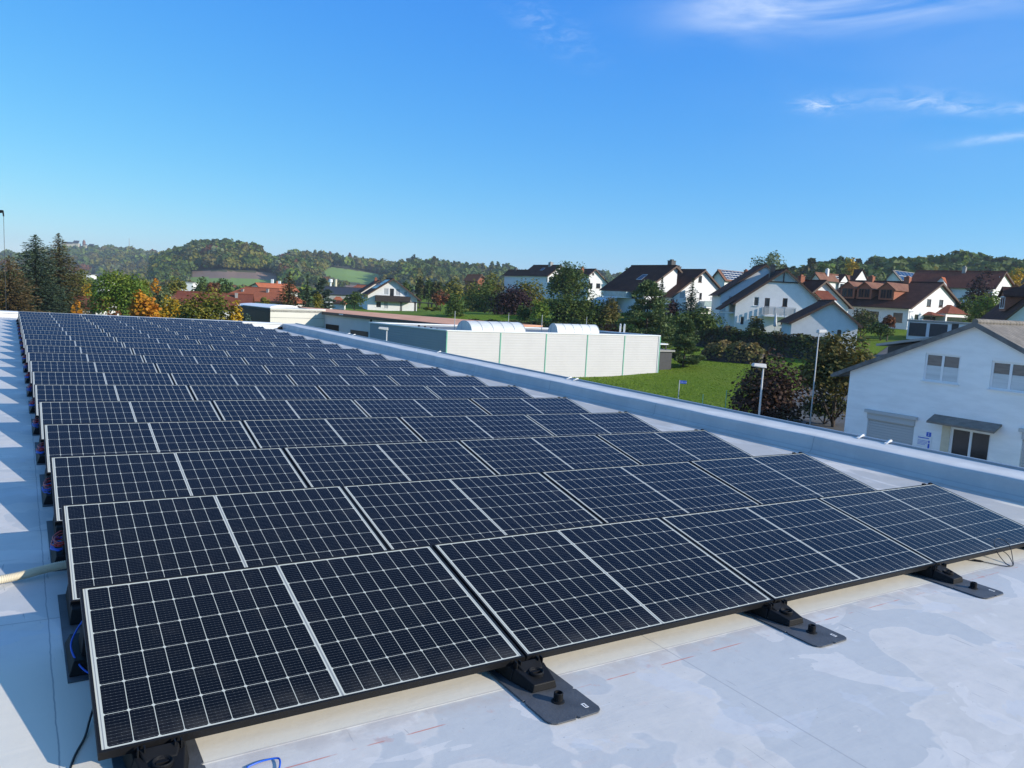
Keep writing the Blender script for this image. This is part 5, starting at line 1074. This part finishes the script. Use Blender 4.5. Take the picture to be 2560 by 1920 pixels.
tree("dense olive brown tree against the near white house", 2104, 842, 46, 196, B, 'mixed', dens=2.2, trunk=.05, lobes=34, leaf=.19, jag=.6, limbs=9)
tree("dark undergrowth below the dense olive brown tree", 2068, 985, 47, 120, B, 'darkhedge', dens=1.5, **sh)
tree("tall pale airy tree behind the balcony house roof", 1923, 628, 215, 84, B, 'pale', dens=.9, trunk=.1)
tree("bright yellow tree before the wooded ridge", 2131, 652, 262, 42, B, 'yellow', trunk=.1)
tree("dark conifer left of the bright yellow tree", 2095, 646, 300, 34, K, 'spruce')
tree("dark green tree on the skyline behind the white cross gables", 2060, 662, 290, 56, B, 'deep')
tree("purple leaved tree before the small white gable", 2462, 684, 142, 92, B, 'purple', trunk=.0, dens=1.5)
tree("light green tree below the purple leaved tree", 2474, 722, 122, 96, B, 'green', trunk=.0, dens=1.4)
tree("golden yellow tree at the upper right edge", 2541, 675, 185, 62, B, 'yellow')
tree("orange brown tree under the golden yellow tree", 2547, 713, 150, 50, B, 'rust')
tree("dark tree between the triple dormer house and the purple tree", 2420, 735, 135, 60, B, 'deep', trunk=.04)
tree("green shrub beside the wall left of the triple dormers house", 2158, 776, 112, 84, B, 'darkhedge', dens=1.4, **sh)
tree("small pinkish tree before the dormer house windows", 2224, 785, 106, 32, B, 'rust', dens=.6, trunk=.3, bark=M_BARKL)
tree("dark shrub at the foot of the pinkish tree", 2205, 806, 106, 70, B, 'deep', dens=1.4, **sh)
tree("olive tree between the white cross gables and the dormers", 2135, 735, 150, 44, B, 'deep', **sh)
tree("olive shrubs in front of the roof with blue panels", 2190, 684, 190, 60, B, 'pale', **sh)
tree("dark tree right of the roof with blue panels", 2360, 690, 190, 46, B, 'deep')
# rough grass standing up from the lawn slope
rng = np.random.default_rng(4); n = 60000; yy = 34+66*rng.random(n)**1.3; xx = yy*(.02+rng.random(n)*.42); ok = np.array([(min(abs((x-a)*.83-(y-b)*.55) for a, b in RD) > 3.6) for x, y in zip(xx, yy)]); xx, yy = xx[ok], yy[ok]
c = np.stack([xx, yy, [GG(x, y) for x, y in zip(xx, yy)]], 1); n = len(c); a = rng.uniform(0, 6.28, n); s_ = rng.uniform(.025, .065, n)[:, None]; t = np.stack([np.cos(a), np.sin(a), np.zeros(n)], 1); ln = rng.normal(size=(n, 3))*.35; ln[:, 2] = 1
v = np.empty((n, 4, 3)); v[:, 0] = c-t*s_*.9; v[:, 1] = c+t*s_*.9; v[:, 2] = c+t*s_*.5+ln*s_*.8; v[:, 3] = c-t*s_*.6+ln*s_*.7
o = bpy.data.objects.new("grass", quads_mesh("grass", v, rng, leaf_mat("lawn blades", (.125, .22, .012), (.185, .275, .02)))); C.objects.link(o); tag(o, "short green grass on the sunny lawn slope", "grass", kind="stuff")
# hedges
def hedge(name, label, path, w, hgt, col, leaf=.26, dens=1.0):
    _seed[0] += 1; rng = np.random.default_rng(_seed[0]); pts = smooth([(x, y, 0) for x, y in path], 10); o = np.array([pts[0][0], pts[0][1], GG(*pts[0][:2])]); core = MB(); Vs, Ds = [], []
    K_ = 9; prof_ = [(math.cos(PI*i/(K_-1))*w/2*(.96 if 0 < i < K_-1 else 1), (math.sin(PI*i/(K_-1))**.55)*hgt) for i in range(K_)]
    for i, p in enumerate(pts):
        a = np.array(pts[min(i+1, len(pts)-1)])[:2]-np.array(pts[max(i-1, 0)])[:2]; a /= np.linalg.norm(a); nn = np.array([-a[1], a[0]]); e = min(i, len(pts)-1-i)/6.0; sc = min(1, .45+.55*math.sqrt(min(1, e)))*(1+.06*math.sin(i*.9)); z0 = GG(p[0], p[1])
        for c, s in prof_: core.v.append((p[0]+nn[0]*c*sc*.93-o[0], p[1]+nn[1]*c*sc*.93-o[1], z0+s*sc*.93-o[2]-.05))
        if i < len(pts)-1:
            ln = np.linalg.norm(np.array(pts[i+1])-np.array(p)); n = int(dens*ln*(w*.7+2*hgt)/(leaf*leaf)*3.2)
            th = rng.uniform(0, PI, n); q = rng.uniform(0, 1, n); c = np.cos(th)*w/2; s = np.sin(th)**.55*hgt; r = rng.uniform(.86, 1.06, n)*sc
            Vs.append(np.stack([p[0]+a[0]*ln*q+nn[0]*c*r-o[0], p[1]+a[1]*ln*q+nn[1]*c*r-o[1], z0+s*r-o[2]], 1)); Ds.append(np.stack([nn[0]*np.cos(th), nn[1]*np.cos(th), np.sin(th)], 1))
    for i in range(len(pts)-1):
        for k in range(K_-1): core.f.append((i*K_+k, i*K_+k+1, (i+1)*K_+k+1, (i+1)*K_+k)); core.m.append(0)
    r = thing(name, label, "hedge", tuple(o)); ob = bpy.data.objects.new("foliage", leaf_mesh("foliage", np.concatenate(Vs), leaf, rng, LM[col], np.concatenate(Ds))); C.objects.link(ob); ob.parent = r
    core.build("branches", M_DKWOOD, r, smooth=True); return r
def gp(px, py, d): p = P(px, py, d); return (p[0], p[1])
hedge("hedge", "long dark hedge running below the balcony house", [gp(1738, 840, 98), gp(1830, 850, 95), gp(1915, 860, 92), gp(2000, 870, 89), gp(2110, 880, 86)], 2.2, 2.6, 'darkhedge')
hedge("hedge", "rounded bronze hedge on the lawn left of the long hedge", [gp(1755, 893, 84), gp(1812, 896, 83), gp(1866, 894, 82), gp(1912, 886, 81)], 3.4, 2.0, 'brownhedge')
hedge("hedge", "bright green clipped hedge beside the red tiled porch", [gp(2372, 805, 118), gp(2415, 806, 116), gp(2466, 806, 113)], 2.0, 2.2, 'lime')
hedge("hedge", "dark hedge along the garden behind the orange roof", [gp(1130, 795, 108), gp(1190, 800, 106), gp(1260, 800, 104), gp(1340, 806, 102), gp(1420, 812, 100), gp(1480, 815, 98)], 1.6, 1.6, 'darkhedge')
# ---------------------------------------------------------------- wooded hills
def hill(name, crest, base, fields=(), nu=90, nv=26, crown=(5, 8), count=600, cols=('deep',), bulge=.15, back=250, seed=1, label=None, depth_jit=0):
    cx = np.array([c[0] for c in crest], float); cyv = np.array([c[1] for c in crest], float); cd = np.array([c[2] for c in crest], float)
    bx = np.array([c[0] for c in base], float); by = np.array([c[1] for c in base], float); bd = np.array([c[2] for c in base], float)
    V = []; us = np.linspace(cx[0], cx[-1], nu)
    for u in us:
        a = P(u, np.interp(u, bx, by), np.interp(u, bx, bd)); b = P(u, np.interp(u, cx, cyv), np.interp(u, cx, cd)); b[2] -= 1.0*(crown[0]+crown[1])/2
        q = a.copy(); q[2] = -25; V.append(q)
        for j in range(nv-1):
            t = j/(nv-2); q = a*(1-t)+b*t; q[2] += bulge*(b[2]-a[2])*math.sin(PI*t)*.5; V.append(q)
        for k in (1, 2, 3): q = b.copy(); q[1] += back*k/3; q[0] *= q[1]/b[1]; q[2] -= (b[2]-a[2])*.12*k*k; V.append(q)
    V = np.array(V); m = nv+3; g = MB(); g.v = [tuple(v) for v in V]; pos = []
    from_poly = lambda x, y, poly: sum(((poly[i][1] > y) != (poly[i-1][1] > y)) and (x < (poly[i-1][0]-poly[i][0])*(y-poly[i][1])/(poly[i-1][1]-poly[i][1])+poly[i][0]) for i in range(len(poly))) % 2
    mats = [M_FOREST]+[f[1] for f in fields]
    def where(p):
        x, y = proj(p)
        for k, (poly, mm) in enumerate(fields):
            if from_poly(x, y, poly): return k+1
        return 0
    for i in range(nu-1):
        for j in range(m-1):
            f = (i*m+j, (i+1)*m+j, (i+1)*m+j+1, i*m+j+1); g.f.append(f); c = V[list(f)].mean(0); g.m.append(where(c) if j < nv-1 else 0)
    tag(g.build(name, mats, None, smooth=True), kind="structure")
    rng = np.random.default_rng(seed); P_, S_, T_ = [], [], []
    tries = 0
    while len(P_) < count and tries < count*6:
        tries += 1; i = rng.integers(0, nu-1); tj = 1+rng.random()**.85*(nv-1.01); j = int(tj); a, b = rng.random(2); t = a
        q = (V[i*m+j]*(1-a)+V[(i+1)*m+j]*a)*(1-b)+(V[i*m+j+1]*(1-a)+V[(i+1)*m+j+1]*a)*b
        z_ = rng.uniform(*crown)*float(np.clip(rng.lognormal(0, .22), .62, 1.5))*q[1]/cd.mean()
        if j < nv-1 and fields and (where(q) or where(q+np.array([0, 0, -1.0])) or any(where(q+np.array([dx_*z_*.5, 0, h_*z_])) for dx_ in (-1, 0, 1) for h_ in (.35, .8))): continue
        P_.append(q); S_.append(z_)
    return np.array(P_), np.array(S_)
M_FOREST = mat("woodland floor", (.060, .072, .022), .9, .4, .02, col2=(.085, .075, .030)); M_FIELD = mat("far green field", (.20, .31, .055), .9, .15, .01); M_SOIL = mat("ploughed soil", (.26, .165, .115), .9, .15, .01); M_FIELD2 = mat("yellow green meadow", (.25, .28, .07), .9, .2, .02); M_ROCK = mat("pale track", (.42, .36, .28), .9, .2, .05)
def forest(label, P_, S_, cols, seed, nleaf=110, name="forest", hs=1.0):
    # a wood of leafy crowns: one object
    rng = np.random.default_rng(seed); Q, MI, TI = [], [], []
    fq = 1/(6.0*np.mean(S_)); ph = rng.uniform(0, 6, 6); X_, Y_, Z_ = np.array(P_).T
    nz = np.sin(X_*fq+ph[0])+np.sin(Y_*fq*1.3+X_*fq*.6+ph[1])+np.sin(X_*fq*2.3-Y_*fq*1.7+ph[2])+.8*np.sin(Z_*fq*9+ph[3]); rk = np.argsort(np.argsort(nz))/len(nz); cum = np.cumsum([c_[1] for c_ in cols]); patch = np.searchsorted(cum, rk*.999)
    for ip, (p, s) in enumerate(zip(P_, S_)):
        n = nleaf; d = rng.normal(size=(n, 3)); d /= np.linalg.norm(d, axis=1)[:, None]; d[:, 2] = np.abs(d[:, 2]); con = rng.random() < (.35 if rk[ip] > .8 else .06); c = np.array([0, 0, s*.35])
        pt = d*s*.5*rng.uniform(.7, 1.1, (n, 1))*np.array([1, 1, 1.15*hs*(1.3 if con else 1)])
        if con: pt[:, :2] *= (1-np.clip(pt[:, 2:3]/(s*.8), 0, .85))
        cen = p+c+pt; nr = d+rng.normal(size=(n, 3))*.45; nr /= np.linalg.norm(nr, axis=1)[:, None]; t = rng.normal(size=(n, 3)); t -= (t*nr).sum(1)[:, None]*nr; t /= np.linalg.norm(t, axis=1)[:, None]; b = np.cross(nr, t); sz = s*rng.uniform(.085, .17, (n, 1))
        v = np.empty((n, 4, 3)); v[:, 0] = cen-t*sz; v[:, 1] = cen-b*sz; v[:, 2] = cen+t*sz; v[:, 3] = cen+b*sz; Q.append(v); MI.append(np.full(n, min(patch[ip], len(cols)-1) if rng.random() < .62 else rng.choice(len(cols), p=[c_[1] for c_ in cols]))); TI.append(np.clip(rng.random()*.7+rng.random(n)*.3, 0, 1))
    me = quads_mesh(name, np.concatenate(Q), rng, LM[cols[0][0]], np.concatenate(TI)); me.materials.clear()
    for c_ in cols: me.materials.append(LM[c_[0]])
    me.polygons.foreach_set('material_index', np.concatenate(MI).astype(np.int32)); me.update()
    o = bpy.data.objects.new(name, me); C.objects.link(o); return tag(o, label, "forest", kind="stuff")
AUT = (('deep', .40), ('green', .16), ('olive', .20), ('mixed', .16), ('pale', .05), ('rust', .03)); DRK = (('deep', .62), ('green', .14), ('darkhedge', .14), ('olive', .07), ('spruce', .03))
p, s = hill("hills", [(-120, 640, 1700), (0, 638, 1700), (60, 635, 1700), (130, 632, 1750), (180, 627, 1800), (215, 627, 1800), (262, 622, 1800), (320, 623, 1750), (385, 632, 1700), (420, 632, 1650), (560, 648, 1600), (760, 658, 1600)], [(-120, 690, 1150), (300, 708, 1150), (760, 712, 1150)], nu=80, count=1900, crown=(14, 23), seed=5)
forest("distant mixed forest covering the castle hill at the far left", p, s, AUT, 6)
fA = [([(480, 676), (690, 682), (690, 700), (480, 692)], M_SOIL), ([(478, 692), (690, 698), (690, 716), (478, 710)], M_FIELD), ([(664, 630), (728, 630), (720, 642), (690, 650), (668, 645)], M_FIELD)]
p, s = hill("hills", [(390, 645, 1000), (440, 628, 980), (477, 613, 960), (510, 608, 950), (545, 602, 940), (565, 605, 930), (590, 618, 920), (640, 623, 920), (668, 633, 930), (725, 638, 950), (765, 655, 950), (795, 690, 930)], [(390, 714, 700), (600, 715, 690), (795, 716, 700)], fields=fA, nu=90, nv=30, count=1700, crown=(9, 15), seed=8)
forest("mixed autumn forest on the rounded hill above the brown field", p, s, AUT, 9)
fC = [([(808, 676), (828, 668), (880, 675), (960, 688), (958, 702), (920, 712), (851, 700), (818, 690)], M_FIELD), ([(735, 684), (783, 682), (806, 693), (800, 700), (735, 700)], M_FIELD2), ([(866, 713), (922, 714), (922, 722), (866, 722)], M_SOIL), ([(800, 640), (840, 644), (880, 652), (905, 660), (880, 660), (838, 650), (800, 646)], M_ROCK)]
p, s = hill("hills", [(690, 644, 1150), (725, 638, 1150), (763, 634, 1150), (813, 637, 1150), (864, 642, 1180), (914, 654, 1200), (955, 661, 1200), (1010, 672, 1200)], [(690, 722, 760), (850, 723, 740), (1010, 725, 740)], fields=fC, nu=80, nv=30, count=1300, crown=(9, 15), seed=12)
forest("forest on the middle hill around the bright green field", p, s, AUT, 13)
p, s = hill("hills", [(948, 714, 900), (962, 692, 920), (980, 670, 950), (1003, 656, 960), (1041, 650, 960), (1092, 654, 980), (1123, 658, 1000), (1210, 671, 1050), (1297, 682, 1100), (1340, 689, 1150), (1500, 692, 1200), (1586, 700, 1200), (1700, 713, 1200)], [(948, 728, 640), (1100, 732, 620), (1300, 738, 640), (1700, 752, 760)], nu=110, count=1700, crown=(9, 16), seed=15)
forest("dark forest on the long ridge behind the hill houses", p, s, DRK, 16)
p, s = hill("hills", [(1930, 707, 420), (1978, 696, 430), (2040, 681, 430), (2071, 675, 430), (2152, 669, 440), (2228, 667, 440), (2278, 660, 450), (2367, 658, 450), (2443, 659, 450), (2506, 663, 450), (2560, 667, 450), (2700, 672, 450)], [(1930, 735, 330), (2300, 735, 330), (2700, 745, 330)], nu=80, count=1000, crown=(8, 12.5), seed=18, back=120)
forest("dense dark green wood along the ridge behind the houses at the right", p, s, DRK, 19, nleaf=210)
p, s = [], []
rng = np.random.default_rng(77)
for _ in range(420):
    px = rng.uniform(-40, 930); d = rng.uniform(300, 700); x = P(px, 720, d)[0]; p.append((x, d, GG(x, d))); s.append(rng.uniform(3.5, 6.5))
forest("belt of mixed trees across the valley floor below the hills", np.array(p), np.array(s), AUT, 20, nleaf=110)
# castle and masts on the skyline
q = P(172, 613, 1790); cs = thing("castle", "far off castle with pale walls on the skyline hill", "castle", tuple(q), .1)
sc_ = 1790/FPX; W_ = MB(); Rr = MB()
for (x, w, h, rh) in ((-4, 26, 7, 5), (16, 14, 9, 9), (38, 8, 4, 3), (52, 12, 4, 5)):
    W_.box((x-w/2)*sc_, (x+w/2)*sc_, 0, 12, -12*sc_, h*sc_*.62); Rr.prism([((x-w/2)*sc_, -1, h*sc_*.62+.02), ((x+w/2)*sc_, -1, h*sc_*.62+.02), ((x+w/2)*sc_, 6, (h*.62+rh*.75)*sc_), ((x-w/2)*sc_, 6, (h*.62+rh*.75)*sc_)], (0, .4, .3))
W_.build("wall", M_CREAM, cs); Rr.build("roof", M_SLATE, cs)
tw = MB(); tw.lathe([(3.2, -10), (3.2, 10), (3.6, 10.1), (.2, 15)], 10, (34*sc_, 4)); tw.build("tower", M_TMID, cs)
a, b = P(323, 617, 1760), P(323, 596, 1760); tag(MB().tube([tuple(a-np.array([0, 0, 8])), tuple(b)], [.9, .45], 6).build("radio_mast", M_CONC), "thin radio mast on the hill skyline right of the castle", "mast")
# ---------------------------------------------------------------- street furniture
def lamp(label, top, bot, d, flip=1, hl=.55, zb=None, rp=.07):
    t, b = P(*top, d), P(*bot, d); z0 = GG(t[0], t[1]) if zb is None else zb; r = thing("street_lamp", label, "street lamp", (t[0], t[1], z0), group="street lamps"); H_ = t[2]-z0
    MB().tube([(0, 0, -.2), (0, 0, H_*.5), (0, 0, H_-.05)], [rp, rp*.75, rp*.6], 10).build("pole", M_ALU, r, smooth=True)
    hd = MB(); hd.hexa([(-.10, -.13, H_-.12), (hl, -.13, H_-.04), (hl, .13, H_-.04), (-.10, .13, H_-.12)], [(-.08, -.10, H_+.06), (hl-.05, -.10, H_+.08), (hl-.05, .10, H_+.08), (-.08, .10, H_+.06)])
    h_ = hd.build("lamp_head", M_ALU, r, bevel=.02); MB().hexa([(.08, -.10, H_-.115), (hl-.04, -.10, H_-.065), (hl-.04, .10, H_-.065), (.08, .10, H_-.115)], [(.08, -.10, H_-.099), (hl-.04, -.10, H_-.049), (hl-.04, .10, H_-.049), (.08, .10, H_-.099)]).build("lens", M_FWHITE, h_)
    r.rotation_euler = (0, 0, flip); return r
lamp("tall grey street lamp beside the bronze purple tree", (1909, 913), (1904, 1037), 34, PI+.2, rp=.06)
lamp("slender white street lamp on the lawn before the arched annex", (2048, 827), (2034, 965), 41, .3, hl=.42, rp=.046)
lamp("dark headed street lamp before the triple dormer house", (2275, 779), (2263, 845), 118, .1)
lamp("short street lamp before the grey side of the hall", (967, 821), (968, 852), 50, PI+.1)
q = P(1699, 951, 48); sg = thing("street_sign", "blue street name sign on a pale post on the lawn", "street sign", (q[0], q[1], GG(q[0], q[1])), -.1); H_ = q[2]-sg.location.z
MB().tube([(0, 0, -.2), (0, 0, H_+.02)], .028, 8).build("post", M_ALU, sg); pl = MB().box(.03, .44, -.012, .012, H_-.19, H_).build("sign_plate", M_BLUE, sg)
def text_mesh(body, size, parent, loc, m):
    cu = bpy.data.curves.new("lettering", 'FONT'); cu.body = body; cu.size = size; cu.align_x = 'CENTER'; cu.align_y = 'CENTER'; cu.extrude = .002
    o = bpy.data.objects.new("tmp", cu); C.objects.link(o); dg = bpy.context.evaluated_depsgraph_get(); dg.update(); me = bpy.data.meshes.new_from_object(o.evaluated_get(dg)); bpy.data.objects.remove(o); me.materials.clear(); me.materials.append(m)
    n = bpy.data.objects.new("lettering", me); C.objects.link(n); n.parent = parent; n.location = loc; n.rotation_euler = (PI/2, 0, 0); return n
text_mesh("Gerber Weg", .085, pl, (.235, -.015, H_-.095), M_FWHITE)
for (px, top, d) in ((1758, 985, 44), (1817, 975, 44)):
    q = P(px, top, d); z0 = GG(q[0], q[1]); tag(MB().tube([(q[0], q[1], z0-.2), (q[0], q[1], q[2])], .022, 6).build("fence_post", M_GREEN), "thin green fence post on the lawn, "+("left" if px < 1800 else "right")+" of the two", "fence post", "green fence posts")
pr = P(*z4(1578, 700), 104); r = thing("parasol", "closed pale parasol standing under the balcony", "parasol", (pr[0], pr[1], pr[2]-.6)); MB().lathe([(.05, .9), (.24, 1.0), (.20, 1.9), (.05, 2.75)], 12).build("canopy", M_BLIND, r); MB().tube([(0, 0, 0), (0, 0, 2.85)], .025, 8).build("pole", M_ALU, r); MB().lathe([(.3, 0), (.3, .08), (.05, .1)], 14).build("foot", M_CONC, r)
# crane tip at the far left
q = P(5.5, 527, 62); cr = thing("crane", "dark crane jib with hanging cable at the left edge", "crane", (q[0], q[1], 0)); zc = q[2]
jb = MB(); jb.tube([(-14, 1, zc-.05), (.05, 0, zc-.02)], .09, 6).tube([(-14, 1, zc-2.4), (.05, 0, zc-.06)], .09, 6)
for i in range(10): a = i/10; jb.tube([(-14+14*a, 1-a, zc-.05), (-14+14*(a+.05), 1-a, zc-2.4*(1-a)-.02)], .05, 5)
jb.build("jib", M_BLACK, cr); MB().tube([(-14, 1, -.3), (-14, 1, zc+.4)], [.3, .18], 8).build("mast", M_BLACK, cr)
MB().tube([(.06, 0, zc), (.10, 0, zc-.42)], .06, 6).build("hook_block", M_BLACK, cr); MB().tube([(.10, 0, zc-.42), (.12, 0, 1.0)], .018, 5).build("cable", M_SLATE, cr)
text_mesh("2", HN[3], HN[0], (HN[1], -.034, HN[2]), M_FWHITE)
# ---------------------------------------------------------------- the air
hm = bpy.data.materials.new("haze"); hm.use_nodes = True; nt = hm.node_tree; nt.nodes.clear(); out_ = nt.nodes.new("ShaderNodeOutputMaterial"); pv = nt.nodes.new("ShaderNodeVolumePrincipled")
pv.inputs['Density'].default_value = .00017; pv.inputs['Color'].default_value = (.80, .90, 1.0, 1); pv.inputs['Anisotropy'].default_value = .1; nt.links.new(pv.outputs[0], out_.inputs['Volume'])
tag(MB().box(-2700, 2700, -800, 3300, -40, 130).build("haze", hm), kind="stuff")
